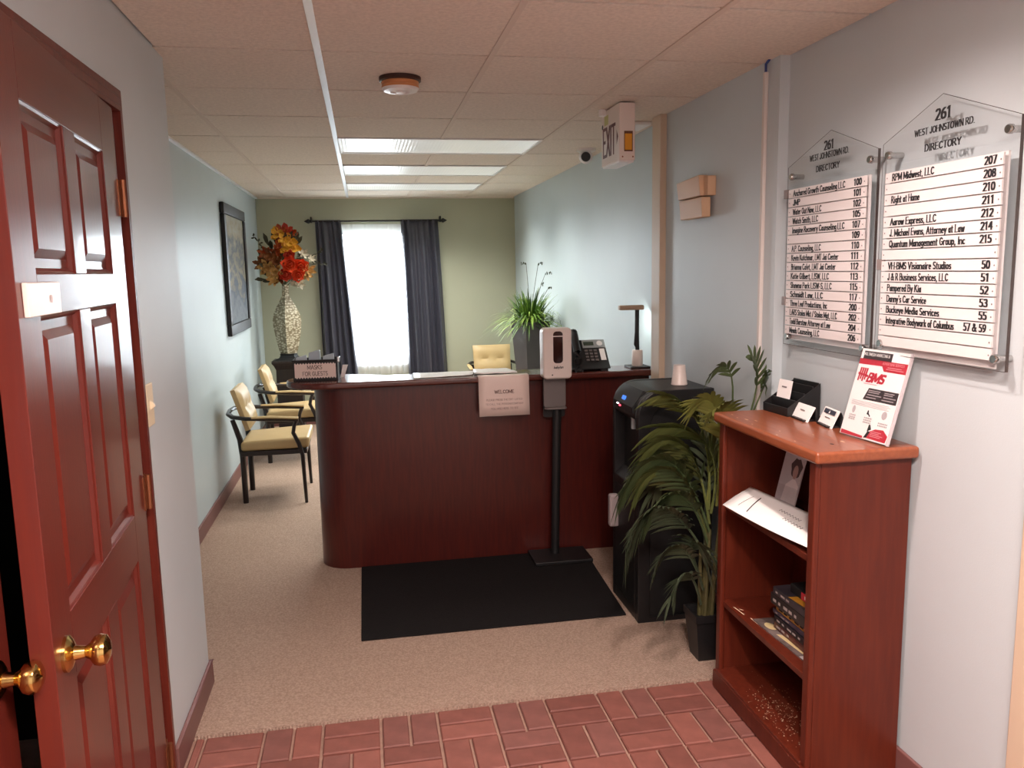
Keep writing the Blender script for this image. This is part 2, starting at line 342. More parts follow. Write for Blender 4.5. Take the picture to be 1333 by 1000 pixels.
def brick(x0, x1, y0, y1):
    k = (round(x1-x0, 4), round(y1-y0, 4)); g = .0052
    if k not in bm_cache:
        w, d = k; b = MB()
        b.add([(g, g, -.02), (w-g, g, -.02), (w-g, d-g, -.02), (g, d-g, -.02), (g, g, -.004), (w-g, g, -.004), (w-g, d-g, -.004), (g, d-g, -.004),
               (g+.004, g+.004, 0), (w-g-.004, g+.004, 0), (w-g-.004, d-g-.004, 0), (g+.004, d-g-.004, 0)],
              [(0, 1, 5, 4), (1, 2, 6, 5), (2, 3, 7, 6), (3, 0, 4, 7), (4, 5, 9, 8), (5, 6, 10, 9), (6, 7, 11, 10), (7, 4, 8, 11), (8, 9, 10, 11)])
        o = b.build('brick', BRICK[0], floor); bm_cache[k] = [o.data]
        for mm in BRICK[1:]:
            q = o.data.copy(); q.materials[0] = mm; bm_cache[k].append(q)
        bpy.data.objects.remove(o)
    o = bpy.data.objects.new('brick', random.choice(bm_cache[k])); COL.objects.link(o); o.parent = floor
    o.location = (x0, y0, random.uniform(-.0015, .0005)); o.rotation_euler = (random.uniform(-.004, .004), random.uniform(-.004, .004), random.uniform(-.006, .006))
for j in range(7):
    y1 = 2.766-.195*j; y0 = y1-.195
    for i in range(-1, 10):
        x0 = -.61+.2013*(i); x1 = x0+.2013
        a, b_ = max(x0, -.645), min(x1, 1.575)
        if b_-a < .03: continue
        if (i+j) % 2 == 0:
            brick(a, b_, y0, (y0+y1)/2); brick(a, b_, (y0+y1)/2, y1)
        else:
            mx_ = (x0+x1)/2
            if mx_-a > .02: brick(a, mx_, y0, y1)
            brick(max(mx_, a), b_, y0, y1)
# ceiling: suspended grid of square lay-in tiles
ceil = MB().box(-1.6, 1.9, -1.3, 9.0, ZC+.012, ZC+.1).build('ceiling', CAVITY); tag(ceil, 'suspended ceiling of square speckled beige tiles in a thin grid', 'ceiling', kind='structure')
xs = [-1.34, -.73, -.12, .49, 1.10, 1.71]; LIGHTROWS = (3, 5, 7)
for k in range(-5, 10):
    y0 = 2.994+.61*k; y1 = min(y0+.61, 8.65)
    for i in range(5):
        if k in LIGHTROWS and i in (2, 3): continue
        x0, x1 = xs[i], xs[i+1]
        if y1 < 3.2: x0 = max(x0, -.66)
        x0 = max(x0, -1.035); x1 = min(x1, 1.625 if y0 > 4 else 1.59)
        if x1-x0 < .03: continue
        b = MB(); g = .007; dz = random.uniform(-.001, .001)
        b.add([(x0+g, y0+g, ZC+.01), (x1-g, y0+g, ZC+.01), (x1-g, y1-g, ZC+.01), (x0+g, y1-g, ZC+.01), (x0+g, y0+g, ZC+dz), (x1-g, y0+g, ZC+dz), (x1-g, y1-g, ZC+dz), (x0+g, y1-g, ZC+dz)],
              [(0, 1, 5, 4), (1, 2, 6, 5), (2, 3, 7, 6), (3, 0, 4, 7), (7, 6, 5, 4)])
        b.build('ceiling_tile', TILE, ceil)
for i, x in enumerate(xs[1:5]):
    y0 = 3.15 if i == 0 else -1.0
    w = .011 if i != 1 else .0125
    o = MB()
    if i == 2:                                          # cut where the light fixtures sit
        for ya, yb in ((y0, 4.824), (5.434, 6.044), (6.654, 7.264), (7.874, 8.65)): o.box(x-w, x+w, ya, yb, ZC-.004, ZC+.011)
    else: o.box(x-w, x+w, y0, 8.65, ZC-.004, ZC+.011)
    o = o.build('ceiling_runner', RAILW if i == 1 else RAIL, ceil)
    if i == 1: o['label'] = 'bright white runner'
MB().box(-1.035, -1.013, 3.15, 8.65, ZC-.014, ZC-.001).build('wall_angle', RAILW, ceil)
MB().box(-1.035, 1.62, 8.63, 8.65, ZC-.012, ZC-.001).build('wall_angle', RAIL, ceil)
# walls
def wall(name, boxes, m_, label): 
    b = MB()
    for q in boxes: b.box(*q)
    return tag(b.build(name, m_), label, 'wall', kind='structure')
wall('wall_left', [(-.78, -.66, 2.46, 3.14, -.01, ZC+.02), (-.78, -.66, .55, 2.46, 2.06, ZC+.02), (-.78, -.66, -1.2, .55, -.01, ZC+.02)], WALL, 'near pale wall with the wooden double doors and light switch')
wall('wall_left.001', [(-1.16, -1.035, 3.02, 8.8, -.01, ZC+.02), (-1.16, -.78, 2.95, 3.02, -.01, ZC+.02)], WALL_B, 'pale blue wall behind the tan armchairs and the framed picture')
wall('wall_right', [(1.585, 1.75, -1.2, 2.865, -.01, ZC+.02)], WALL, 'pale wall carrying the two name directories')
wall('wall_right.001', [(1.545, 1.75, 2.865, 4.02, -.01, ZC+.02)], WALL, 'pale wall beside the water cooler with the beige box')
b = MB().hexa([(1.592, 4.02, -.01), (1.8, 4.02, -.01), (1.8, 8.8, -.01), (1.632, 8.8, -.01), (1.592, 4.02, ZC+.02), (1.8, 4.02, ZC+.02), (1.8, 8.8, ZC+.02), (1.632, 8.8, ZC+.02)])
tag(b.build('wall_right.002', WALL_B), 'pale blue wall beside the desk phone and tall planter', 'wall', kind='structure')
WX0, WX1, WZ0, WZ1 = -.30, .52, .64, 2.04
wall('wall_back', [(-1.1, WX0, 8.65, 8.8, -.01, ZC+.02), (WX1, 1.7, 8.65, 8.8, -.01, ZC+.02), (WX0, WX1, 8.65, 8.8, -.01, WZ0), (WX0, WX1, 8.65, 8.8, WZ1, ZC+.02)], WALL_G, 'sage green end wall around the curtained window')
wall('wall_front', [(-.8, 1.75, -1.3, -1.2, -.01, ZC+.02)], WALL, 'plain pale wall closing the hall behind the viewer')
wall('wall_closet', [(-1.55, -1.45, -.2, 3.0, -.01, ZC), (-1.5, -.78, -.2, -.1, -.01, ZC), (-1.5, -.78, 2.9, 2.95, -.01, ZC), (-1.5, -.78, -.1, 2.9, 2.3, 2.34)], BLACKD, 'closet painted black for shade, seen through the gap of the double doors')  # black walls put the shade of the door gap into the colour
def base(name, pts, h=.1, t=.012, label=''):
    b = MB()
    for (x0, y0), (x1, y1) in pts: b.box(min(x0, x1), max(x0, x1), min(y0, y1), max(y0, y1), 0, h)
    return tag(b.build(name, BASE, bevel=.003), label, 'baseboard', kind='structure')
base('baseboard_left', [((-.66, 2.545), (-.646, 3.154)), ((-.78, 3.14), (-.646, 3.154))], label='brown rubber baseboard below the light switch wall')
base('baseboard_left.001', [((-1.035, 3.02), (-1.022, 8.65))], label='brown rubber baseboard along the blue armchair wall')
base('baseboard_right', [((1.572, 1.65), (1.585, 2.865))], label='brown rubber baseboard behind the bookcase')
base('baseboard_right.001', [((1.533, 2.865), (1.545, 4.0))], label='brown rubber baseboard behind palm and water cooler')
base('baseboard_back', [((-1.03, 8.637), (1.63, 8.65))], label='brown rubber baseboard under the window')
tag(MB().box(1.512, 1.6, 4.0, 4.12, 0, ZC).build('trim_1', CREAM, bevel=.004), 'cream painted upright post at the end of the desk', 'trim', kind='structure')
t = MB().box(1.565, 1.6, 1.59, 1.65, 0, 2.1).box(1.57, 1.6, 1.53, 1.59, 0, 2.1)
tag(t.build('trim_2', CREAM, bevel=.004), 'cream door casing on the directory wall', 'trim', kind='structure')
tag(MB().box(1.578, 1.584, .7, 1.53, 0.01, 2.05).build('door_3', DOORW), 'brown flush door beyond the cream casing', 'door', kind='structure')
# wooden casing of the double doors
b = MB(); prof = [(0, 0), (.022, 0), (.022, .012), (.016, .018), (.016, .04), (.010, .048), (.010, .066), (0, .066)]
n = len(prof)                                           # mitred at the corner
b.add([(-.66+d, 2.462+w, 0) for d, w in prof]+[(-.66+d, 2.462+w, 2.052+w) for d, w in prof]+[(-.66+d, .5, 2.052+w) for d, w in prof],
      [(i+k*n, (i+1) % n+k*n, n+(i+1) % n+k*n, n+i+k*n) for k in (0, 1) for i in range(n)]+[tuple(range(n)), tuple(range(2*n, 3*n))])
b.box(-.78, -.66, 2.45, 2.464, 0, 2.06).box(-.78, -.66, .5, 2.464, 2.052, 2.066)
tag(b.build('trim_3', CASEW), 'reddish wooden casing around the double doors', 'trim', kind='structure')

# double doors: stiles, rails and raised panels
def door(name, label, loc, ang, width, plate, mir=False):
    t = thing(name, label, 'door', loc, ang, kind='structure')
    zr = [(.01, .23), (.84, .965), (1.531, 1.607), (1.912, 2.045)]; zp = [(.23, .84), (.965, 1.531), (1.607, 1.912)]
    s0 = width-.91
    st = [(s0, s0+.155), (s0+.425, s0+.515), (s0+.79, width)]; cols = [(s0+.155, s0+.425), (s0+.515, s0+.79)]
    if mir:
        fl = lambda q: [(width+s0-b2, width+s0-a2) for a2, b2 in q]
        st, cols = fl(st), fl(cols)
    st = sorted(st); cols = sorted(cols)
    for a, c in (st[0], st[2]): MB().box(a, c, -.04, 0, .01, 2.045).build('stile', DOORW, t, bevel=.0015)
    for (z0, z1) in zr: MB().box(st[0][1], st[2][0], -.04, 0, z0, z1).build('rail', DOORWH, t, bevel=.0015)
    for (z0, z1) in zp: MB().box(st[1][0], st[1][1], -.04, 0, z0, z1).build('mullion', DOORW, t, bevel=.0015)
    for z0, z1 in zp:
        for a, c in cols:
            p = MB(); e = .001; d1 = -.013
            def ring(i, y): return [(a-e+i, y, z0-e+i), (c+e-i, y, z0-e+i), (c+e-i, y, z1+e-i), (a-e+i, y, z1+e-i)]
            R_ = [ring(0, -.002), ring(.006, -.005), ring(.012, d1), ring(.030, d1), ring(.048, -.005)]
            for q, w in zip(R_, R_[1:]):
                for k in range(4): p.add([q[k], q[(k+1) % 4], w[(k+1) % 4], w[k]], [(0, 1, 2, 3)])
            p.add(R_[-1], [(0, 1, 2, 3)]); p.add(ring(0, -.03), [(3, 2, 1, 0)])
            p.build('panel', DOORW, t)
    ks = width-.065 if not mir else s0+.065
    k = MB().lathe([(0.001, .0), (.034, .0), (.034, .006), (.026, .012), (.014, .016), (.011, .034), (.016, .042), (.027, .05), (.030, .06), (.027, .07), (.016, .076), (.001, .078)], (ks, 0, .905), 20, 'Y', cap=False)
    k.build('knob', BRASS, t, smooth=True)['label'] = 'polished brass knob'
    return t, s0
A_ = math.radians(4.4)
d1, s0 = door('door_1', 'glossy red-brown panelled door standing slightly ajar with a blank name plate', (-.645, 2.455, 0), A_-PI/2, .98, True)
for z in (1.81, .985, .153):
    b = MB().tube([(.052, .008, z-.05), (.052, .008, z+.05)], .0075, 8).box(.054, .082, -.001, .0025, z-.048, z+.048).box(.02, .05, -.012, -.004, z-.048, z+.048)
    b.build('hinge', BRASSD, d1, smooth=True)
np_ = MB().box(.757, .952, 0, .010, 1.532, 1.592).build('name_plate', PINKW, d1, bevel=.002); np_['label'] = 'blank pale name plate'
Plane((.8, .0103, 1.56), (-1, 0, 0), (0, 0, 1), np_).rect('printed_mark', -.03, -.006, -.015, .008, mat('faint_print', (206, 186, 180), .5), .0004)
door('door_2', 'closed red-brown panelled door leaf with brass knob beside the ajar leaf', (-.662, .585, 0), PI/2, .94, False)
d2 = bpy.data.objects['door_2']; d2.scale = (1, -1, 1)

# ------------------------------------------------------------------ window, sheer, curtains
w1 = thing('window_1', 'tall bright window glowing white behind a sheer curtain', 'window', (.11, 8.65, WZ0), kind='structure')
O_ = (.11, 8.65, WZ0)
b = MB(O_); fr = .05
for q in ((WX0, WX0+fr, WZ0, WZ1), (WX1-fr, WX1, WZ0, WZ1), (WX0, WX1, WZ0, WZ0+fr), (WX0, WX1, WZ1-fr, WZ1)): b.box(q[0], q[1], 8.70, 8.76, q[2], q[3])
b.build('window_frame', WHITEP, w1)
zm = (WZ0+WZ1)/2; MB(O_).box(WX0+fr, WX1-fr, 8.705, 8.745, zm-.02, zm+.02).build('meeting_rail', WHITEP, w1)
MB(O_).box(WX0+fr, WX1-fr, 8.728, 8.732, WZ0+fr, zm-.02).build('pane', GLASSM, w1); MB(O_).box(WX0+fr, WX1-fr, 8.728, 8.732, zm+.02, WZ1-fr).build('pane', GLASSM, w1)
MB(O_).box(WX0-.04, WX1+.04, 8.62, 8.70, WZ0-.03, WZ0).build('window_sill', WHITEP, w1, bevel=.004)
tag(MB().box(-12, 12, 8.81, 40, -.5, -.4).build('ground', mat('pavement', (150, 150, 148), .9)), 'grey pavement outside the window', 'ground', kind='structure')
def drape(name, xt0, xt1, xb0, xb1, z0, z1, yc, amp, folds, m_, label, cat, sag=0, rows=14, ph=0, thick=.003, group=None):
    n = folds*8; vs = []; fs = []
    for j in range(rows+1):
        v = j/rows; z = z1+(z0-z1)*v
        e = v**.8
        a = xt0+(xb0-xt0)*e; c = xt1+(xb1-xt1)*e
        for i in range(n+1):
            u = i/n; k = folds*2*PI*u+ph+.5*math.sin(3*u*PI+v)
            am = amp*(.35+.65*min(1, v*3))*(1+.35*math.sin(7*u+1.3))
            vs.append((a+(c-a)*(u+.012*math.sin(k*.5+2*v)), yc+am*math.sin(k), z))
    for j in range(rows):
        for i in range(n): q = j*(n+1)+i; fs.append((q, q+1, q+n+2, q+n+1))
    o = MB().add(vs, fs).build(name, m_, None, smooth=True)
    if thick:
        s_ = o.modifiers.new('cloth', 'SOLIDIFY'); s_.thickness = thick; s_.offset = 0
    return tag(o, label, cat, group)
RODZ = 2.115
drape('sheer_curtain', -.27, .47, -.26, .48, .52, RODZ-.03, 8.598, .008, 12, SHEER, 'white translucent sheer curtain glowing between the dark drapes', 'curtain', thick=0)
drape('dark_curtain', -.455, -.20, -.44, -.06, .06, RODZ+.012, 8.545, .024, 5, CURT, 'charcoal satin curtain nearest the flower vase, hanging from the rod', 'curtain', ph=.6, group='dark window curtains')
drape('dark_curtain', .405, .79, .445, .86, .06, RODZ+.012, 8.545, .024, 6, CURT, 'charcoal satin curtain nearest the tall green plant, hanging from the rod', 'curtain', ph=2, group='dark window curtains')
t = thing('curtain_rod', 'thin black curtain rod with leaf shaped finials above the window', 'curtain rod', (.16, 8.55, RODZ))
MB((.16, 8.55, RODZ)).tube([(-.48, 8.545, RODZ), (.81, 8.545, RODZ)], .009, 10).build('rod', BLACKD, t, smooth=True)
for sx, x in ((-1, -.48), (1, .81)):
    MB((.16, 8.55, RODZ)).lathe([(.009, 0), (.02, .01*sx), (.013, .02*sx), (.026, .038*sx), (.012, .062*sx), (.002, .08*sx)], (x, 8.545, RODZ), 10, 'X').build('finial', BLACKD, t, smooth=True)
    MB((.16, 8.55, RODZ)).box(x+.012*sx-.008, x+.012*sx+.008, 8.545, 8.65, RODZ-.01, RODZ+.045).build('bracket', BLACKD, t)

# ------------------------------------------------------------------ ceiling fittings
def lens_mat():
    M_ = mat('prismatic_lens', (236, 238, 236), .22, spec=.8)
    nt = M_.node_tree; b = nt.nodes['Principled BSDF']
    tc = nt.nodes.new('ShaderNodeTexCoord'); ch = nt.nodes.new('ShaderNodeTexVoronoi'); ch.inputs['Scale'].default_value = 48; ch.inputs['Randomness'].default_value = .1
    nt.links.new(tc.outputs['Object'], ch.inputs[0])
    bp = nt.nodes.new('ShaderNodeBump'); bp.inputs['Strength'].default_value = .5; bp.inputs['Distance'].default_value = .004
    nt.links.new(ch.outputs[0], bp.inputs['Height']); nt.links.new(bp.outputs[0], b.inputs['Normal'])
    b.inputs['Emission Color'].default_value = (.93, .96, .9, 1); b.inputs['Emission Strength'].default_value = .33
    return M_
LENS = lens_mat()
for k, lab in zip(LIGHTROWS, ('nearest fluorescent ceiling light with sparkling prismatic lens', 'middle fluorescent ceiling light glowing faint yellow', 'farthest fluorescent ceiling light next to the window wall')):
    y0 = 2.994+.61*k; loc = (.49, y0+.305, ZC)
    t = thing('ceiling_light', lab, 'ceiling light', loc, group='fluorescent lights in the ceiling grid')
    MB(loc).box(-.105, 1.085, y0+.014, y0+.596, ZC-.001, ZC+.006).build('lens', LENS, t)
    f = MB(loc)
    for q in ((-.108, 1.088, y0+.002, y0+.016), (-.108, 1.088, y0+.594, y0+.608), (-.108, -.094, y0+.016, y0+.594), (1.074, 1.088, y0+.016, y0+.594)): f.box(*q, ZC-.008, ZC+.006)
    f.build('frame', WHITEP, t, bevel=.002)
L_ = (.18, 3.36, ZC)
t = thing('smoke_detector', 'round tan smoke detector with glossy white face on the ceiling', 'smoke detector', L_)
MB().lathe([(.001, 0), (.083, 0), (.083, -.014), (.074, -.018), (.001, -.018)], n=28).build('base_ring', mat('dark_brown_plastic', (58, 34, 28), .5), t, smooth=True)
MB().lathe([(.001, -.016), (.074, -.016), (.074, -.026), (.07, -.028), (.07, -.032), (.074, -.034), (.074, -.042), (.001, -.042)], n=28).build('body', mat('aged_plastic', (204, 138, 88), .4), t, smooth=True)
MB().lathe([(.074, -.042), (.066, -.052), (.04, -.056), (.036, -.05), (.02, -.05), (.018, -.058), (.001, -.06)], n=28, cap=False).build('face', WHITEP, t, smooth=True)
L_ = (1.46, 5.2, ZC)
t = thing('security_camera', 'small white dome camera with black eye on the ceiling', 'camera', L_)
MB().lathe([(.001, 0), (.062, 0), (.062, -.014), (.05, -.02), (.001, -.02)], n=24).build('base', WHITEP, t, smooth=True)
MB().ball((-.005, -.008, -.05), .045, n=20, m_=12).build('ball', WHITEP, t, smooth=True)
dv = (Vector((0, 0, 1.6))-Vector((1.455, 5.19, 2.31))).normalized(); c0 = Vector((-.005, -.008, -.05))
MB().tube([c0+dv*.036, c0+dv*.047], [.031, .028], 20).build('lens', BLACKD, t, smooth=True)
tag(MB().box(1.44, 1.54, 4.2, 4.4, ZC-.02, ZC).build('motion_sensor', WHITEP, bevel=.008), 'flat white sensor on the ceiling above the desk end', 'sensor')

# exit sign
L_ = (1.24, 3.85, 2.36)
t = thing('exit_sign', 'boxy EXIT sign hanging from the ceiling with orange side window', 'exit sign', L_)
X0, X1, Y0, Y1, Z0, Z1 = 1.198, 1.275, 3.70, 3.985, 2.092, 2.352
MB(L_).box(X0, X1, Y0, Y1, Z0, Z1).build('housing', PINKW, t, bevel=.004)
MB(L_).box(1.22, 1.26, 3.78, 3.9, 2.35, 2.36).build('ceiling_plate', PINKW, t)
MB(L_).lathe([(.001, 0), (.022, 0), (.022, .03), (.001, .03)], (1.19, 3.93, 2.33), 14).build('lamp_head', WHITEP, t, smooth=True)
MB(L_).box(1.20, 1.272, 3.71, 3.97, 2.084, 2.093).build('bottom_lens', WHITEP, t, bevel=.002)
P = Plane((X0, Y1, Z0), (0, -1, 0), (0, 0, 1), t, L_)
P.text('lettering', [('EXIT', .034, .045, .128, .19, 'l')], mat('exit_letters', (92, 36, 36), .5), serif=False, pen=(.17, .12))
P.polys('arrow', [[(.245, .075), (.27, .11), (.245, .145)]], mat('exit_letters', (92, 36, 36)))
P.rect('label_sticker', .05, .19, .115, .235, mat('sticker', (190, 186, 120), .5)); P.polys('indicator', [arc(.02, .19, .012, .012, 0, 360, 10)[:-1]], BLACKD)
P = Plane((X0, Y0, Z0), (1, 0, 0), (0, 0, 1), t, L_)
w_ = P.rect('battery_window', .026, .045, .062, .125, mat('amber', (214, 146, 30), .4), .0008)
P.polys('window_border', [[(.023, .04), (.065, .04), (.065, .047), (.023, .047)], [(.023, .12), (.065, .12), (.065, .132), (.023, .132)], [(.023, .04), (.027, .04), (.027, .13), (.023, .13)], [(.061, .04), (.065, .04), (.065, .13), (.061, .13)]], mat('brown_border', (96, 52, 24), .5), .0012)
for x_ in (.016, .066): P.polys('screw', [arc(x_, .016, .004, .004, 0, 360, 8)[:-1]], BRASSD)
# beige wall box
L_ = (1.545, 3.66, 1.9)
t = thing('wall_light', 'beige two-tier plastic box fixed high on the wall above the cooler', 'wall box', L_)
MB(L_).box(1.505, 1.545, 3.40, 3.62, 1.905, 1.99).build('back_box', BEIGEP, t, bevel=.004)
MB(L_).hexa([(1.488, 3.44, 1.905), (1.53, 3.44, 1.905), (1.53, 3.70, 1.905), (1.488, 3.70, 1.905), (1.482, 3.45, 1.998), (1.53, 3.45, 1.998), (1.53, 3.71, 1.985), (1.482, 3.71, 1.985)]).build('upper_cover', BEIGEP, t, bevel=.005)
MB(L_).hexa([(1.488, 3.42, 1.812), (1.53, 3.42, 1.812), (1.53, 3.67, 1.812), (1.488, 3.67, 1.812), (1.484, 3.42, 1.9), (1.53, 3.42, 1.9), (1.53, 3.68, 1.9), (1.484, 3.68, 1.9)]).build('lower_cover', BEIGEP, t, bevel=.005)
# white raceway with a blue cable
L_ = (1.535, 2.96, 0)
t = thing('cable_raceway', 'narrow white cable raceway running up the wall edge, blue cable on top', 'raceway', L_)
MB(L_).box(1.53, 1.545, 2.95, 2.97, .1, 2.32).build('raceway', mat('raceway_white', (214, 206, 200), .5), t, bevel=.003)
MB(L_).tube([(1.537, 2.96, 2.31), (1.537, 2.96, 2.35), (1.535, 2.93, 2.359)], .005, 8).build('cable', mat('blue_cable', (40, 58, 120), .5), t, smooth=True)

# light switch
L_ = (-.66, 2.58, 1.21)
t = thing('light_switch', 'ivory light switch plate on the wall beside the doors', 'light switch', L_)
MB(L_).box(-.66, -.653, 2.545, 2.62, 1.145, 1.275).build('plate', IVORY, t, bevel=.003)
MB(L_).hexa([(-.654, 2.575, 1.195), (-.640, 2.577, 1.205), (-.640, 2.587, 1.205), (-.654, 2.589, 1.195), (-.654, 2.575, 1.225), (-.644, 2.577, 1.215), (-.644, 2.587, 1.215), (-.654, 2.589, 1.225)]).build('toggle', IVORY, t)
# framed picture
L_ = (-1.035, 6.99, 1.63)
t = thing('framed_picture', 'black framed hazy landscape painting on the pale blue wall', 'picture', L_)
y0, y1, z0, z1 = 6.44, 7.54, 1.125, 2.14; fw = .085
for q in ((y0, y1, z0, z0+fw), (y0, y1, z1-fw, z1), (y0, y0+fw, z0+fw, z1-fw), (y1-fw, y1, z0+fw, z1-fw)): MB(L_).box(-1.034, -1.0, *q).build('frame_bar', BLACKD, t, bevel=.008)
def paint_mat():
    M_ = mat('landscape_paint', (120, 128, 132), .7, spec=.15)
    nt = M_.node_tree; b = nt.nodes['Principled BSDF']; tc = nt.nodes.new('ShaderNodeTexCoord')
    sx = nt.nodes.new('ShaderNodeSeparateXYZ'); nt.links.new(tc.outputs['Object'], sx.inputs[0])
    mp = nt.nodes.new('ShaderNodeMapping'); mp.inputs['Scale'].default_value = (1, 2.2, 5); nt.links.new(tc.outputs['Object'], mp.inputs[0])
    n = nt.nodes.new('ShaderNodeTexNoise'); n.inputs['Scale'].default_value = 2.2; n.inputs['Detail'].default_value = 6; nt.links.new(mp.outputs[0], n.inputs[0])
    ad = nt.nodes.new('ShaderNodeMath'); ad.operation = 'MULTIPLY_ADD'; ad.inputs[1].default_value = .62; ad.inputs[2].default_value = .25; nt.links.new(sx.outputs[2], ad.inputs[0])
    a2 = nt.nodes.new('ShaderNodeMath'); a2.operation = 'MULTIPLY_ADD'; a2.inputs[1].default_value = .55; nt.links.new(n.outputs[0], a2.inputs[0]); nt.links.new(ad.outputs[0], a2.inputs[2])
    rp = nt.nodes.new('ShaderNodeValToRGB'); e = rp.color_ramp.elements
    e[0].position = .1; e[0].color = lin((64, 76, 92)); e[1].position = .98; e[1].color = lin((170, 172, 160))
    for pos, c in ((.3, (110, 116, 122)), (.42, (84, 92, 104)), (.52, (136, 130, 112)), (.6, (92, 98, 104)), (.72, (150, 144, 124)), (.82, (156, 158, 150))):
        q = e.new(pos); q.color = lin(c)
    nt.links.new(a2.outputs[0], rp.inputs[0]); nt.links.new(rp.outputs[0], b.inputs['Base Color']); return M_
MB(L_).box(-1.03, -1.014, y0+.07, y1-.07, z0+.07, z1-.07).build('canvas', paint_mat(), t)

# ------------------------------------------------------------------ reception desk
L_ = (.65, 4.45, 0)
t = thing('reception_desk', 'dark mahogany reception desk with rounded end and raised counter', 'desk', L_)
body = [(1.56, 4.28), (1.56, 4.44)]+[(.3, 4.44), (.1, 4.56)]
rd = [(-.13+.155*math.cos(math.radians(a)), 4.435+.155*math.sin(math.radians(a))) for a in range(75, 271, 13)]
MB(L_).prism(body+rd+[(-.13, 4.28)], .004, 1.0).build('front_panel', MAHOG, t, smooth=True)
ct = [(1.572, 4.21), (1.572, 4.455), (.1, 4.455)]+[(-.2+.225*math.cos(math.radians(a)), 4.40+.19*math.sin(math.radians(a))) for a in range(70, 275, 12)]
MB(L_).prism(ct, .999, 1.034).build('counter_top', MAHOGH, t, bevel=.010, seg=3)
MB(L_).box(.1, 1.57, 4.44, 5.05, .70, .735).build('work_surface', MAHOGH, t, bevel=.004)
MB(L_).box(1.53, 1.565, 4.44, 5.0, .004, .70).build('end_panel', MAHOG, t); MB(L_).box(.1, .135, 4.44, 5.0, .004, .70).build('end_panel', MAHOG, t)
# floor mat
b = MB(); e = []
for (x, y) in ((-.075, 3.378), (1.128, 3.378), (1.172, 4.272), (-.075, 4.272)): e.append((x, y))
b.prism(e, .006, .014); tag(b.build('floor_mat', MATB, bevel=.003), 'black rubber backed floor mat in front of the reception desk', 'mat')

# hand sanitizer stand
L_ = (1.0, 4.16, .014)
t = thing('sanitizer_stand', 'free standing hand sanitizer dispenser on a black pole before the desk', 'sanitizer', L_)
MB(L_).box(.845, 1.165, 4.05, 4.265, .014, .034).build('base_plate', BLACK, t, bevel=.004)
MB(L_).tube([(.985, 4.19, .03), (1.005, 4.19, .86)], .024, 12).build('pole', BLACK, t, smooth=True)
MB(L_).extr([(x, 4.205, z) for x, z in rrect(.93, 1.05, .8, 1.24, .01, 2)], (0, -.01, 0)).build('back_plate', BLACK, t)
pr_ = rrect(.913, 1.07, 1.018, 1.288, .022, 5)
MB(L_).extr([(x, 4.195, z) for x, z in pr_], (0, -.09, 0)).build('dispenser', PINKW, t, bevel=.012, seg=3)
P = Plane((.9915, 4.105, 1.153), (1, 0, 0), (0, 0, 1), t, L_)
P.polys('level_window', [rrect(-.024, .028, -.05, .118, .018, 5)], mat('dark_window', (46, 18, 18), .12), .001)
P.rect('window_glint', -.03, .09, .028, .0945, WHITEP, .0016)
P.text('lettering', [('babylon', .004, -.078, .013, .05, 'c')], INK, .001, serif=False, pen=(.17, .12), slant=.2)
P.polys('sensor_dot', [arc(-.03, -.112, .004, .004, 0, 360, 8)[:-1]], BLACKD, .001)
tr = rrect(.93, 1.052, .852, 1.02, .02, 4)
MB(L_).extr([(x, 4.19, z) for x, z in tr], (0, -.012, 0)).build('splash_shield', GREYP, t, bevel=.003)
MB(L_).prism(rrect(.93, 1.052, 4.14, 4.19, .024, 5), .848, .86).build('drip_tray', GREYP, t, bevel=.004)

# water cooler: faces the hall, side towards the viewer
L_ = (1.33, 3.48, .006)
t = thing('water_cooler', 'tall black bottleless water cooler with glowing buttons beside the desk', 'water cooler', L_)
CX0, CX1, CY0, CY1 = 1.152, 1.50, 3.285, 3.66
def side_profile():
    p = [(CX0, .006)]
    p += [(CX0, .62), (CX0+.05, .66), (CX0+.05, .9), (CX0-.006, .94)]
    p += [(CX0-.006+.11-.11*math.cos(math.radians(a)), .955+.108*math.sin(math.radians(a))) for a in range(0, 91, 15)]
    p += [(CX1, 1.063), (CX1, .006)]
    return p
body = MB(L_); sp = side_profile()
body.extr([(x, CY0+.03, z) for x, z in sp], (0, CY1-CY0-.06, 0))
body.build('body', COOLER, t, bevel=.006)
for y0, y1, lab in ((CY0, CY0+.032, 'near side'), (CY1-.032, CY1, 'far side')):
    fr_ = MB(L_)
    out = [(CX0, .006), (CX0, .955)]+[(CX0+.11-.11*math.cos(math.radians(a)), .955+.11*math.sin(math.radians(a))) for a in range(15, 91, 15)]+[(CX1, 1.065), (CX1, .006)]
    inn = [(CX0+.055, .03), (CX0+.055, .9)]+[(CX0+.14-.085*math.cos(math.radians(a)), .9+.10*math.sin(math.radians(a))) for a in range(15, 91, 15)]+[(CX1-.04, 1.0), (CX1-.04, .03)]
    n = len(out); vs = [(x, y0, z) for x, z in out]+[(x, y0, z) for x, z in inn]+[(x, y1, z) for x, z in out]+[(x, y1, z) for x, z in inn]
    fs = []
    for i in range(n):
        j = (i+1) % n
        fs += [(i, j, n+j, n+i), (2*n+i, 3*n+i, 3*n+j, 2*n+j), (i, 2*n+i, 2*n+j, j), (n+i, n+j, 3*n+j, 3*n+i)]
    fr_.add(vs, fs).build('side_frame', COOLER, t, bevel=.004)
    yy = y0+.012 if y0 == CY0 else y1-.018
    MB(L_).extr([(x, yy, z) for x, z in inn], (0, .006, 0)).build('side_panel', BLACKD, t)
MB(L_).extr([(CX0-.008, 3.34, .955), (CX0-.012, 3.34, .985), (CX0+.04, 3.34, 1.058), (CX0+.06, 3.34, 1.05)], (0, .27, 0)).build('control_panel', BLACKD, t)
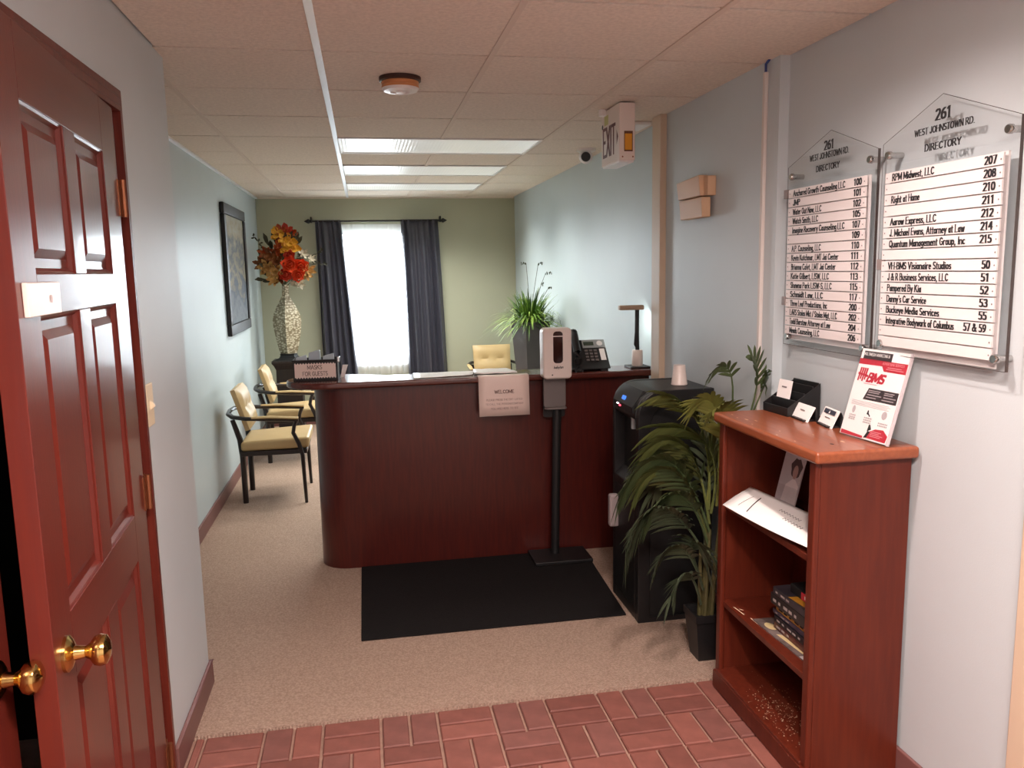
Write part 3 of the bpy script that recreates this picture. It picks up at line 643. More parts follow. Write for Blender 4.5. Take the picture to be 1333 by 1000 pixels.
def dot(name, y, z0, c, s_, em, dy=.012):
    x = CX0-.0105+max(0, (z0-.985))*.55
    MB(L_).extr([(x-.003, y-dy, z0), (x-.003+.007, y-dy, z0+.016), (x+.008, y-dy, z0+.016), (x+.004, y-dy, z0)], (0, 2*dy, 0)).build(name, mat(s_, c, .3, emit=em), t)
dot('indicator_light', 3.545, .972, (255, 240, 250), 'led_white', 5)
dot('indicator_light', 3.515, .966, (255, 70, 90), 'led_red', 4, .01)
dot('indicator_light', 3.49, 1.0, (60, 120, 220), 'led_blue', 1.2, .02)
MB(L_).box(CX0-.045, CX0+.002, 3.56, 3.60, .37, .53).build('door_handle', mat('grey_handle', (150, 140, 140), .35), t, bevel=.012, seg=3)['label'] = 'pale grey handle'
MB(L_).box(CX0-.002, CX0+.01, 3.33, 3.615, .06, .58).build('front_door', BLACKD, t, bevel=.004)
MB(L_).tube([(CX0+.03, 3.44, .94), (CX0+.03, 3.44, .87)], .012, 10).build('spout', SILVER, t, smooth=True)
tag(MB().lathe([(.036, 0), (.037, .004), (.036, .006), (.026, .09), (.001, .091)], (1.395, 3.43, 1.065), 20).build('paper_cup', PINKW, smooth=True), 'upside down white foam cup on top of the water cooler', 'cup')
bpy.data.objects['paper_cup'].name = 'foam_cup'

# ------------------------------------------------------------------ things on the counter
CT = 1.034
L_ = (1.215, 4.3, CT)
t = thing('desk_phone', 'black and silver office desk phone on the counter', 'phone', L_)
ph = [(1.105, 4.23, CT+.012), (1.325, 4.23, CT+.012), (1.325, 4.40, CT+.012), (1.105, 4.40, CT+.012), (1.105, 4.262, CT+.04), (1.325, 4.262, CT+.04), (1.325, 4.37, CT+.165), (1.105, 4.37, CT+.165)]
MB(L_).hexa(ph).build('body', BLACK, t, bevel=.006)
P = Plane((1.105, 4.262, CT+.04), (1, 0, 0), (0, .108, .125), t, L_)
MB().add([P.pt(x, y, d) for d in (0, .004) for x, y in ((.085, .105), (.217, .105), (.217, .16), (.085, .16))], [(0, 3, 2, 1), (4, 5, 6, 7), (0, 1, 5, 4), (1, 2, 6, 5), (2, 3, 7, 6), (3, 0, 4, 7)]).build('display_bezel', SILVER, t, bevel=.002)
P.rect('display', .092, .12, .15, .145, mat('lcd', (70, 80, 70), .2), .0048); P.polys('navigation_button', [arc(.185, .133, .017, .017, 0, 360, 14)[:-1]], WHITEP, .005)
for i in range(3):
    for j in range(4):
        MB().add([P.pt(.092+i*.026+x, .018+j*.021+y, d) for d in (0, .004) for x, y in ((0, 0), (.017, 0), (.017, .012), (0, .012))], [(4, 5, 6, 7), (0, 1, 5, 4), (1, 2, 6, 5), (2, 3, 7, 6), (3, 0, 4, 7)]).build('key', GREYP, t)
P.rect('number_card', .176, .02, .206, .098, WHITE, .002)
for x in (1.15, 1.29): MB(L_).box(x-.02, x+.02, 4.24, 4.26, CT, CT+.014).build('foot', BLACKD, t)
MB(L_).box(1.12, 1.31, 4.36, 4.38, CT, CT+.02).build('foot', BLACKD, t)
hs = [P.pt(.036, y, d) for y, d in ((-.004, .012), (.01, .034), (.05, .044), (.10, .046), (.15, .044), (.185, .034), (.195, .014))]
MB().tube(hs, [.017, .026, .022, .021, .023, .027, .019], 12).build('handset', BLACK, t, smooth=True)
MB(L_).tube([(1.14, 4.235, CT+.03), (1.12, 4.225, CT+.008), (1.14, 4.215, CT+.004), (1.155, 4.225, CT+.008), (1.13, 4.235, CT+.012), (1.10, 4.25, CT+.01)], .005, 6).build('cord', BLACK, t, smooth=True)
# desk lamp
L_ = (1.51, 4.33, CT)
t = thing('desk_lamp', 'slim black desk lamp with flat beige head at the counter end', 'lamp', L_)
MB(L_).prism(rrect(1.452, 1.568, 4.27, 4.40, .008), CT, CT+.01).build('base_plate', BLACK, t, bevel=.002)
MB(L_).lathe([(.03, CT+.01), (.031, CT+.014), (.03, CT+.095), (.027, CT+.1), (.001, CT+.1)], (1.51, 4.335, 0), 20).build('column', PINKW, t, smooth=True)
MB(L_).tube([(1.51, 4.335, CT+.098), (1.51, 4.335, CT+.115), (1.505, 4.335, CT+.13), (1.507, 4.335, CT+.2), (1.508, 4.335, CT+.33)], [.012, .012, .016, .0125, .0125], 10).build('stem', BLACKD, t, smooth=True)
MB(L_).box(1.40, 1.545, 4.315, 4.355, CT+.325, CT+.352).build('lamp_head', mat('lamp_beige', (176, 150, 128), .4), t, bevel=.009, seg=3)
# mask box
L_ = (-.265, 4.38, CT)
t = thing('mask_box', 'black wire tray on the counter with a sign offering masks for guests', 'tray', L_, -.03)
x0, x1, yf, yb = -.115, .115, -.05, .06
b = MB()
for q in ((x0, x1, yf, yf+.006, 0, .105), (x0, x1, yb-.006, yb, 0, .105), (x0, x0+.006, yf, yb, 0, .105), (x1-.006, x1, yf, yb, 0, .105), (x0, x1, yf, yb, 0, .008)): b.box(*q)
b.build('tray', BLACK, t)
MB().tube([(x0, yf, .106), (x1+.006, yf, .106), (x1+.006, yb, .108), (x0, yb, .108), (x0, yf, .106)], .006, 8).build('rim', BLACKD, t, smooth=True)
MB().box(x1-.002, x1+.012, yf-.008, yf+.012, .095, .125).build('corner_clip', CHROME, t, bevel=.003)
sc = []; nn = 15
for i in range(nn*4+1): sc.append((x0+.008+(x1-x0-.018)*i/(nn*4), .092+.004*math.sin(PI*i/2)))
for i in range(nn*4, -1, -1): sc.append((x0+.008+(x1-x0-.018)*i/(nn*4), .016+.004*math.sin(PI*i/2)))
P = Plane((0, yf, 0), (1, 0, 0), (0, 0, 1), t)
sg = P.polys('sign', [sc], PINKPAPER, .0015)
P.text('lettering', [('MASKS', -.003, .062, .021, .075, 'c'), ('FOR GUESTS', -.002, .028, .021, .128, 'c')], mat('brown_ink', (84, 52, 48), .6), .0025, serif=False, pen=(.12, .11), parent=sg)
for k, (a, c, h, rz) in enumerate(((-.075, 0, .125, .1), (-.005, .004, .15, -.08), (.066, 0, .13, .05))):
    b = MB(); pk = [(-.031, -.022, -.05), (.031, -.024, -.045), (.032, .024, -.05), (-.031, .026, -.05), (-.03, -.01, -.004), (.028, -.008, .012), (.03, .012, .006), (-.028, .014, -.008)]
    b.hexa([(a+p[0]*math.cos(rz)-p[1]*math.sin(rz), c+p[0]*math.sin(rz)+p[1]*math.cos(rz), h+p[2]) for p in pk])
    tag(b.build('mask_packet', mat('plastic_wrap', (176, 190, 200), .2), bevel=.004), ('flat clear packet of face masks at the near end of the mask tray', 'tallest clear packet of face masks standing in the mask tray', 'pale packet of face masks below the chrome clip of the tray')[k], 'packet', 'wrapped masks in the tray').location = (-.265, 4.38, CT)
# white card by the tray, papers, welcome sign
b = MB().hexa([(-.142, 4.43, CT), (-.122, 4.44, CT), (-.122, 4.446, CT), (-.142, 4.436, CT), (-.128, 4.434, CT+.068), (-.10, 4.444, CT+.066), (-.10, 4.448, CT+.066), (-.128, 4.438, CT+.068)])
tag(b.build('white_card', WHITE), 'small white card leaning upright behind the mask tray', 'card')
def sheet(name, corners, z, label, cat, m_=WHITE, n=8, curl=0, thick=.003, seed=1, group=None):
    rnd = random.Random(seed); A, B, C, D = [Vector((x, y, 0)) for x, y in corners]; vs = []; fs = []; pz = [rnd.uniform(0, 6) for _ in range(3)]
    for j in range(n+1):
        for i in range(n+1):
            u, v = i/n, j/n; p = (A*(1-u)+B*u)*(1-v)+(D*(1-u)+C*u)*v
            p.z = z+curl*(abs(math.sin(2.2*u*PI+pz[0]))*.5+.5*abs(math.sin(1.7*v*PI+pz[1])))
            vs.append(p)
    for j in range(n):
        for i in range(n): q = j*(n+1)+i; fs.append((q, q+1, q+n+2, q+n+1))
    o = MB().add(vs, fs).build(name, m_, smooth=True); s_ = o.modifiers.new('paper', 'SOLIDIFY'); s_.thickness = thick; s_.offset = 1
    return tag(o, label, cat, group)
sheet('paper_sheet', [(.24, 4.225), (.555, 4.275), (.60, 4.44), (.25, 4.44)], CT+.001, 'wide white paper lying flat along the middle of the counter', 'paper', m_=mat('paper_smooth', (246, 244, 241), .32), curl=.003, thick=.002)
sheet('paper_stack', [(.567, 4.262), (.80, 4.25), (.77, 4.425), (.585, 4.44)], CT+.006, 'stapled white papers above the welcome sign on the counter', 'papers', m_=mat('paper_smooth', (246, 244, 241), .32), curl=.004, thick=.007, seed=4)
L_ = (.715, 4.2, CT)
t = thing('welcome_sign', 'laminated white welcome notice hanging over the counter edge', 'sign', L_)
b = MB(); vs = []; path = [(4.255, CT+.002), (4.22, CT+.003), (4.205, CT+.001), (4.2, CT-.012), (4.198, CT-.08), (4.192, CT-.15), (4.19, CT-.213)]
for (y, z) in path:
    for i in range(7): vs.append((.58+.274*i/6, y+.0012*math.sin(i*1.3), z+(.0006*math.sin(i*2))))
fs = [(j*7+i, j*7+i+1, j*7+i+8, j*7+i+7) for j in range(len(path)-1) for i in range(6)]
o = MB(L_).add(vs, fs).build('sheet', PINKPAPER, t, smooth=True); s_ = o.modifiers.new('paper', 'SOLIDIFY'); s_.thickness = .0012; s_.offset = 1
P = Plane((.717, 4.1925, CT-.213), (1, 0, 0), (0, .008, .2), t, L_)
P.text('lettering', [('WELCOME', 0, .122, .017, .105, 'c')], mat('soft_ink', (110, 84, 80), .7), .0075, serif=False, pen=(.15, .13))
P.text('lettering', [('PLEASE PRESS THE EXT. LISTED', 0, .083, .0095, .195, 'c'), ('TO CALL THE PERSON/COMPANY', 0, .060, .0095, .205, 'c'), ('YOU ARE HERE TO SEE', 0, .036, .0095, .15, 'c')], mat('softer_ink', (168, 142, 134), .7), .0075, serif=False, pen=(.13, .12))

# ------------------------------------------------------------------ chairs
def make_chair():
    t = thing('armchair', '', 'chair', (0, 0, 0), group='tan vinyl armchairs')
    def cushion(name, pts, m_, bev):
        return MB().hexa(pts).build(name, m_, t, bevel=bev, seg=3)
    cushion('seat', [(-.21, -.225, .375), (.25, -.245, .385), (.25, .245, .385), (-.21, .225, .375), (-.21, -.225, .445), (.255, -.245, .465), (.255, .245, .465), (-.21, .225, .445)], VINYL, .022)
    MB().box(-.21, .235, -.235, .235, .345, .378).build('seat_rail', BLKWOOD, t, bevel=.004)
    # tufted back
    bk = MB(); n = 12; mm = 8; vs = []; fs = []
    for side in (0, 1):
        for j in range(mm+1):
            for i in range(n+1):
                u = -1+2*i/n; v = j/mm
                e = (1-abs(u)**6)*(1-abs(2*v-1)**6)
                dimp = sum(math.exp(-(((u-c)*.19/.05)**2)-(((v-.5)*.27/.03)**2)) for c in (-.42, .42))+.4*math.exp(-(((v-.5)*.27/.02)**2))
                x = -.175-.085*v; th = (.062*(.5+.5*max(e, 0)**.5)-.022*dimp*e) if side else -.006*e
                vs.append((x+th*.95, u*(.19+.008*v), .515+.285*v+th*.25))
    q = (n+1)*(mm+1)
    for s_ in (0, 1):
        for j in range(mm):
            for i in range(n): k = s_*q+j*(n+1)+i; fs.append((k, k+1, k+n+2, k+n+1))
    for i in range(n): fs += [(i, i+1, q+i+1, q+i), (mm*(n+1)+i, mm*(n+1)+i+1, q+mm*(n+1)+i+1, q+mm*(n+1)+i)]
    for j in range(mm): fs += [(j*(n+1), (j+1)*(n+1), q+(j+1)*(n+1), q+j*(n+1)), (j*(n+1)+n, (j+1)*(n+1)+n, q+(j+1)*(n+1)+n, q+j*(n+1)+n)]
    bk.add(vs, fs).build('backrest', VINYL, t, smooth=True)
    for s_ in (-1, 1):
        MB().tube([(-.205, s_*.175, 0), (-.205, s_*.18, .34), (-.215, s_*.195, .46), (-.255, s_*.205, .6)], [.019, .021, .02, .016], 8).build('leg', BLKWOOD, t, smooth=True)
        MB().tube([(.215, s_*.265, 0), (.205, s_*.262, .34), (.185, s_*.26, .42), (.15, s_*.262, .50), (.16, s_*.264, .55), (.175, s_*.265, .585)], [.011, .015, .015, .014, .013, .013], 8).build('leg', BLKWOOD, t, smooth=True)
        MB().tube([(-.12, s_*.262, .618), (.0, s_*.267, .618), (.19, s_*.266, .603)], [.018, .022, .02], 8, .5).build('arm_pad', VINYL, t, smooth=True)
    arm = [(.19, -.265, .588), (.0, -.266, .602), (-.16, -.255, .612), (-.25, -.22, .622), (-.29, -.14, .63), (-.302, 0, .633), (-.29, .14, .63), (-.25, .22, .622), (-.16, .255, .612), (.0, .266, .602), (.19, .265, .588)]
    MB().tube(arm, [.014, .016, .018, .019, .018, .017, .018, .019, .018, .016, .014], 8, .8).build('arm_rail', BLKWOOD, t, smooth=True)
    return t
ch = make_chair()
for k, (x, y, rz, lab) in enumerate(((-.67, 5.91, 0, 'tan vinyl armchair with dark wooden arms nearest along the pale blue wall'), (-.64, 7.12, .03, 'tan vinyl armchair behind the first one, beside the black pedestal'), (1.30, 8.12, -PI/2, 'tan tufted armchair by the end wall, showing its back above the counter'))):
    o = ch if k == 0 else copy_tree(ch)
    o.location = (x, y, .006); o.rotation_euler = (0, 0, rz); o['label'] = lab

# ------------------------------------------------------------------ vase on pedestal with flowers
PX, PY = -.735, 8.02
L_ = (PX, PY, .006)
t = thing('pedestal', 'black wooden pedestal with flared square top under the vase', 'pedestal', L_)
def sq(prof, rot=PI/4):
    vs = []; fs = []
    for r, z in prof:
        for k in range(4): a = rot+PI/2*k; vs.append((r*math.cos(a), r*math.sin(a), z))
    for i in range(len(prof)-1):
        for k in range(4): fs.append((i*4+k, i*4+(k+1) % 4, i*4+4+(k+1) % 4, i*4+4+k))
    fs += [(3, 2, 1, 0), tuple(range(4*len(prof)-4, 4*len(prof)))]; return MB().add(vs, fs)
sq([(.2, 0), (.2, .06), (.17, .08), (.165, .68), (.19, .72), (.215, .745), (.215, .762)]).build('column', BLKWOOD, t)
sq([(.20, .762), (.15, .772), (.105, .79), (.092, .81), (.096, .826)], .62).build('flared_top', BLACKD, t)
L_ = (PX, PY, .832)
t = thing('mosaic_vase', 'tall faceted shell mosaic vase with slim neck holding silk flowers', 'vase', L_)
def shell_mat():
    M_ = mat('shell_mosaic', (214, 206, 182), .4)
    nt = M_.node_tree; b = nt.nodes['Principled BSDF']; tc = nt.nodes.new('ShaderNodeTexCoord'); mp = nt.nodes.new('ShaderNodeMapping'); mp.inputs['Scale'].default_value = (1, 1, 1.8)
    v = nt.nodes.new('ShaderNodeTexVoronoi'); v.inputs['Scale'].default_value = 34; nt.links.new(tc.outputs['Object'], mp.inputs[0]); nt.links.new(mp.outputs[0], v.inputs[0])
    rp = nt.nodes.new('ShaderNodeValToRGB'); rp.color_ramp.elements[0].color = lin((196, 188, 164)); rp.color_ramp.elements[0].position = .3; rp.color_ramp.elements[1].color = lin((122, 110, 84)); rp.color_ramp.elements[1].position = .62
    nt.links.new(v.outputs[0], rp.inputs[0]); nt.links.new(rp.outputs[0], b.inputs['Base Color'])
    bp = nt.nodes.new('ShaderNodeBump'); bp.inputs['Strength'].default_value = .6; bp.inputs['Distance'].default_value = .004; bp.invert = True
    nt.links.new(v.outputs[0], bp.inputs['Height']); nt.links.new(bp.outputs[0], b.inputs['Normal']); return M_
vp = [(.078, 0), (.088, .03), (.108, .12), (.13, .25), (.134, .32), (.122, .38), (.085, .46), (.05, .52), (.034, .56), (.03, .62), (.036, .66)]
vs_ = sq(vp, math.radians(88)); vs_.build('vase_body', shell_mat(), t)
L_ = Vector((PX, PY, 1.49))
t = thing('flower_bouquet', 'silk bouquet of orange roses, yellow orchids and bronze lilies in the vase', 'bouquet', L_)
FL = {k: mat('petal_'+k, a, .55, c2=b_, scale=14) for k, a, b_ in (('orange', (232, 88, 40), (206, 60, 30)), ('red', (206, 66, 38), (176, 44, 28)), ('yellow', (228, 178, 52), (206, 140, 40)), ('bronze', (150, 92, 48), (116, 64, 34)), ('gold', (206, 168, 104), (170, 124, 66)), ('white', (214, 208, 190), (190, 182, 160)), ('rust', (190, 92, 42), (160, 66, 30)))}
GREENY = mat('olive_leaf', (66, 66, 44), .5, c2=(50, 50, 34), scale=8)
rnd = random.Random(11)
def petal(b, c, d, up, ln, wd, cup=.25):
    d = Vector(d).normalized(); s_ = d.cross(up).normalized(); n_ = s_.cross(d)
    row = [(0, .15, 0), (.35, .9, -.06), (.7, 1, .02), (1, .12, cup)]; vs = []
    for a, w, h in row:
        for k in (-1, 0, 1): vs.append(Vector(c)+d*ln*a+s_*k*wd*.5*w+n_*(ln*h+abs(k)*wd*.14))
    b.add(vs, [(i*3+k, i*3+k+1, i*3+k+4, i*3+k+3) for i in range(3) for k in (0, 1)])
def bloom(name, p, face, size, kind, m_, layers):
    b = MB(L_); f = Vector(face).normalized(); a = f.orthogonal().normalized(); c = f.cross(a)
    for L, (n, tilt, sc_, w) in enumerate(layers):
        for k in range(n):
            q = 2*PI*k/n+L*.5+rnd.uniform(-.1, .1); rd = a*math.cos(q)+c*math.sin(q)
            d = rd*math.cos(tilt)+f*math.sin(tilt)
            petal(b, Vector(p)+f*.004*L, d, f, size*sc_*rnd.uniform(.9, 1.1), size*w, .22)
    return b.build(name, m_, t, fix=False)
ROSE = [(7, .15, 1, .8), (6, .55, .85, .75), (5, .95, .7, .65), (3, 1.3, .55, .55)]
ORCH = [(3, .1, 1, .75), (3, .35, .9, .7)]; LILY = [(6, .35, 1, .42), (5, .7, .75, .4)]
# positions on the bouquet as offsets from its middle (x, toward viewer, z)
for nm, x, y, z, s_, k, lay in (('rose', .075, -.14, .12, .085, 'orange', ROSE), ('rose', .165, -.10, .10, .085, 'orange', ROSE), ('rose', .03, -.13, .03, .07, 'red', ROSE), ('rose', .14, -.12, .02, .07, 'orange', ROSE), ('rose', .07, -.1, .20, .06, 'red', ROSE),
      ('orchid', -.03, -.08, .40, .075, 'yellow', ORCH), ('orchid', .03, -.1, .36, .07, 'yellow', ORCH), ('orchid', .085, -.08, .33, .08, 'yellow', ORCH), ('orchid', .05, -.08, .28, .08, 'yellow', ORCH), ('orchid', .12, -.07, .27, .07, 'yellow', ORCH), ('orchid', .0, -.06, .43, .07, 'rust', ORCH), ('orchid', .06, -.05, .43, .075, 'red', ORCH), ('orchid', .1, -.04, .41, .06, 'rust', ORCH), ('orchid', -.01, -.07, .31, .065, 'rust', ORCH),
      ('lily', -.13, -.12, .09, .1, 'gold', LILY), ('lily', -.18, -.08, .13, .09, 'bronze', LILY), ('lily', -.10, -.1, .19, .1, 'bronze', LILY), ('lily', -.04, -.12, .15, .09, 'bronze', LILY), ('lily', -.06, -.13, .06, .09, 'gold', LILY), ('lily', -.02, -.1, .0, .08, 'bronze', LILY), ('lily', -.14, -.06, .23, .08, 'rust', LILY), ('lily', -.08, -.12, -.02, .07, 'gold', LILY), ('lily', .24, -.08, .06, .08, 'gold', LILY), ('lily', .22, -.06, .02, .07, 'gold', LILY), ('lily', -.04, -.05, .24, .08, 'rust', LILY),
      ('small_flower', .20, -.06, .22, .06, 'white', LILY), ('small_flower', .16, -.1, -.06, .06, 'white', LILY), ('small_flower', .10, -.1, -.05, .05, 'white', LILY), ('small_flower', .27, -.03, .17, .05, 'white', LILY)):
    bloom(nm, L_+Vector((x-.01, y, z+.07)), (x*1.5, -1+y, (z-.1)*1.4), s_, k, FL[k], lay)
b = MB(L_)
for k in range(46):
    a = rnd.uniform(0, 2*PI); r = rnd.uniform(.03, .2); z = rnd.uniform(-.02, .38); c = L_+Vector((r*math.cos(a)*(1.1-z), r*.6*math.sin(a), z+.06))
    d = (c-(L_+Vector((0, 0, .05)))).normalized(); petal(b, c, d+Vector((rnd.uniform(-.4, .4), rnd.uniform(-.4, .4), 0)), Vector((.1, -.9, .4)), rnd.uniform(.08, .14), .04, -.1)
b.build('leaves', GREENY, t, fix=False)['kind'] = 'stuff'
b = MB(L_)
for (x, y, z) in ((.06, -.1, .15), (-.1, -.08, .15), (.04, -.08, .33), (.0, -.05, .4), (.2, -.05, .1), (-.05, -.08, .0)): b.tube([L_+Vector((0, 0, -.03)), L_+Vector((x*.4, y*.3, z*.5)), L_+Vector((x, y+.02, z+.06))], .004, 5)
b.build('stems', STEM, t, smooth=True)
for pts in (((0, 0, 0), (-.12, -.02, .27), (-.21, -.04, .40), (-.265, -.05, .47)), ((0, 0, 0), (.18, -.04, .16), (.32, -.06, .20), (.42, -.08, .17)), ((0, 0, 0), (.15, -.02, .25), (.30, -.02, .28), (.38, -.03, .33)), ((0, 0, 0), (-.13, 0, .2), (-.21, -.02, .3), (-.24, -.02, .33))):
    b = MB(L_); P_ = [L_+Vector(p) for p in pts]; b.tube(P_, [.004, .003, .0025, .002], 5)
    for k in range(9):
        f = 1.4+1.6*k/9; i = min(int(f), 2); p = P_[i].lerp(P_[i+1], f-i); petal(b, p, Vector((rnd.uniform(-1, 1), -.3, rnd.uniform(-.6, 1))), Vector((0, -1, .2)), .035, .016, 0)
    b.build('twig', GREENY, t, fix=False)

# ------------------------------------------------------------------ tall planter with ornamental grass
L_ = (1.36, 6.6, .006)
t = thing('planter', 'tall charcoal tapered planter by the wall holding ornamental grass', 'planter', L_, .0)
sq([(.085, 0), (.10, .3), (.125, .72), (.165, 1.14), (.168, 1.155), (.155, 1.155), (.15, 1.13)], math.radians(66)).build('pot', mat('planter_grey', (86, 80, 78), .35, var=.1, scale=12), t)
sq([(.152, 1.10), (.152, 1.13)], math.radians(66)).build('soil', BLKWOOD, t)
L_ = Vector((1.36, 6.6, 1.14))
t = thing('ornamental_grass', 'bushy bright green ornamental grass with dark seed stalks in the tall planter', 'plant', L_)
GRA = [leafmat('grass_%d' % i, a, b_) for i, (a, b_) in enumerate((((110, 144, 56), (80, 116, 42)), ((156, 182, 86), (124, 154, 64)), ((66, 100, 38), (50, 78, 30))))]
rnd = random.Random(5)
for gi in range(3):
    b = MB(L_)
    for k in range(190):
        a = rnd.uniform(0, 2*PI); ln = rnd.uniform(.2, .40); el = rnd.uniform(.25, 1.45); dx = Vector((math.cos(a), math.sin(a), 0)); sd = Vector((-math.sin(a), math.cos(a), 0))
        base_ = L_+dx*rnd.uniform(.0, .1)+Vector((0, 0, rnd.uniform(-.02, .05))); vs = []; w = rnd.uniform(.004, .008)
        for j in range(6):
            u = j/5; p = base_+dx*ln*u*math.cos(el)*1.05+Vector((0, 0, ln*(u*math.sin(el)-u*u*(.62 if el < 1 else .3))))
            if p.x > 1.58: p.x = 1.58-rnd.uniform(0, .02)
            ww = w*(1-u**2)+.0008; vs += [p-sd*ww, p+sd*ww]
        b.add(vs, [(2*j, 2*j+1, 2*j+3, 2*j+2) for j in range(5)])
    b.build('foliage', GRA[gi], t, fix=False)['kind'] = 'stuff'
for (dx, dy, dz, bx) in ((-.03, -.02, .50, -.07), (.07, -.03, .50, .06), (.13, -.03, .42, .09), (.15, -.05, .30, .04), (.09, -.05, .33, .03)):
    b = MB(L_); p0 = L_; p1 = L_+Vector((dx*.5, dy, dz*.6)); p2 = L_+Vector((dx, dy, dz)); p3 = p2+Vector((bx*.6, 0, .005)); b.tube([p0, p1, p2, p3], [.0024, .0022, .002, .0015], 5)
    for k in range(8):
        p = p2.lerp(p3, k/7); b.ball(p+Vector((rnd.uniform(-.006, .006), 0, rnd.uniform(-.012, .006))), .004, .004, .009, 5, 3)
    b.build('seed_stalk', mat('seed_dark', (56, 60, 44), .7), t, smooth=True)

# ------------------------------------------------------------------ palm
L_ = Vector((1.318, 2.94, .006))
t = thing('palm_pot', 'square black plastic pot on the carpet beside the bookcase', 'pot', L_)
def sqpot(a0, a1, h):
    out = [(a0, 0), (a1, h-.03), (a1+.006, h-.03), (a1+.006, h), (a1-.006, h), (a1-.012, h-.03)]
    return sq(out, PI/4)
sqpot(.062, .088, .2).build('pot_body', BLACK, t); sq([(.08, .15), (.08, .165)]).build('soil', BLKWOOD, t)
t = thing('palm_plant', 'artificial areca palm with arching dark green fronds in the black pot', 'palm', L_+Vector((0, 0, .165)))
L_ = L_+Vector((0, 0, .165))
rnd = random.Random(21)
def bez(p, u):
    a, b_, c = p
    return a*(1-u)**2+b_*2*u*(1-u)+c*u*u
def frond(P0, P1, P2, ln, n=17, m_=PALM[0], droop=.5, start=.28, wid=.0095, side=None, tip=.75):
    P0, P1, P2 = Vector(P0), Vector(P1), Vector(P2); P1 = P1*2-(P0+P2)*.5; C = (P0, P1, P2); b = MB(L_)
    rp = [bez(C, k/10) for k in range(11)]; b.tube(rp, [.006-.0045*k/10 for k in range(11)], 6)
    chord = (P2-P0); s_ = chord.cross(Vector((0, 0, 1)))
    if s_.length < .05: s_ = Vector((1, 0, 0))
    s_ = Vector(side).normalized() if side else s_.normalized()
    if s_.y > 0: s_ = -s_
    s_ = (s_*.62+Vector((0, 0, tip))).normalized()
    for k in range(n):
        u = start+(1-start)*k/(n-1); p = bez(C, u); tg = (bez(C, min(1, u+.02))-bez(C, u-.02)).normalized()
        prof = math.sin(PI*min(1, .18+.82*(k/(n-1))))**.6 if k < n-1 else .55
        for sg_ in (-1, 1):
            l_ = ln*(.45+.55*prof)*rnd.uniform(.88, 1.1); ang = math.radians(58-34*u+rnd.uniform(-7, 7)); sv = (s_-tg*s_.dot(tg)).normalized()
            nv = sv.cross(tg)
            if nv.y > 0: nv = -nv
            d = tg*math.cos(ang)+sv*sg_*math.sin(ang)+nv*.22
            w = wid*rnd.uniform(.85, 1.1); vs = []; d0 = d.normalized(); ws = d0.cross(nv).normalized()
            for j in range(6):
                q = j/5; ww = w*(math.sin(PI*(.12+.88*q))**.7 if q < 1 else 0)+.0006
                c = p+d0*l_*q+Vector((0, 0, -droop*.62*l_*q*q))
                c.x = min(c.x, (1.515 if c.y > 2.8 else 1.55)-.02*rnd.random()); c.y = min(c.y, 3.25 if c.z < 1.09 else 3.4)
                if c.z < 1.1 and c.x > 1.235: c.y = max(c.y, 2.755)
                vs += [c-ws*ww, c+nv*ww*.35, c+ws*ww]
            fs = []
            for j in range(5): fs += [(3*j, 3*j+1, 3*j+4, 3*j+3), (3*j+1, 3*j+2, 3*j+5, 3*j+4)]
            b.add(vs, fs)
    return b.build('frond', m_, t, fix=False, smooth=True)
# stems rise from the pot, fronds arch outwards (all in metres)
SB = Vector((1.318, 2.94, .18))
for (bx, by, tx, ty, tz) in ((0, 0, .02, .01, .36), (-.015, .02, -.01, .03, .30), (.02, -.015, .05, -.02, .42), (0, .02, .03, .04, .5), (.02, .01, .1, .0, .55)):
    MB(L_).tube([SB+Vector((bx, by, -.01)), SB+Vector((bx*.6+tx*.4, by*.6+ty*.4, tz*.5)), SB+Vector((tx, ty, tz))], [.010, .009, .006], 8).build('stem', STEM, t, smooth=True)
frond((1.335, 2.96, .62), (1.34, 3.05, .93), (1.20, 3.10, 1.075), .17, 22, PALM[1], .45, .2)
frond((1.345, 3.0, .62), (1.37, 3.08, .88), (1.26, 3.12, 1.04), .16, 20, PALM[2], .45, .2)
frond((1.35, 2.97, .60), (1.36, 3.02, .86), (1.19, 3.08, .95), .19, 20, PALM[1], .4, .2)
frond((1.34, 2.95, .52), (1.165, 2.95, .83), (.965, 2.93, .75), .19, 26, PALM[0], .5, .22)
frond((1.34, 2.97, .50), (1.21, 2.99, .76), (1.06, 3.0, .74), .17, 20, PALM[1], .5, .25)
frond((1.335, 2.93, .40), (1.115, 2.9, .66), (.96, 2.88, .51), .17, 26, PALM[3], .6, .22)
frond((1.29, 2.93, .34), (1.225, 2.86, .53), (1.30, 2.82, .45), .16, 14, PALM[3], .6, .3)
frond((1.29, 2.92, .24), (1.205, 2.86, .40), (1.13, 2.84, .32), .12, 11, PALM[3], .5, .3)
frond((1.36, 2.94, .64), (1.345, 2.91, 1.0), (1.26, 2.90, 1.075), .14, 17, PALM[2], .5, .35)
frond((1.37, 2.94, .7), (1.37, 2.9, .98), (1.30, 2.84, 1.06), .14, 15, PALM[2], .5, .35)
frond((1.36, 3.0, .6), (1.30, 3.08, .80), (1.16, 3.1, .86), .2, 15, PALM[0], .5, .25)
frond((1.38, 2.96, .7), (1.40, 2.90, 1.13), (1.30, 2.87, 1.195), .08, 8, PALM[0], .4, .6, .007)
frond((1.38, 2.94, .7), (1.47, 2.86, 1.08), (1.44, 2.82, 1.25), .085, 7, PALM[0], .2, .62, .009, tip=0)
frond((1.40, 2.94, .75), (1.49, 2.87, 1.07), (1.523, 2.85, 1.165), .09, 7, PALM[0], .4, .62, .009)
frond((1.33, 2.95, .48), (1.20, 2.93, .70), (1.04, 2.9, .62), .16, 20, PALM[0], .55, .25)
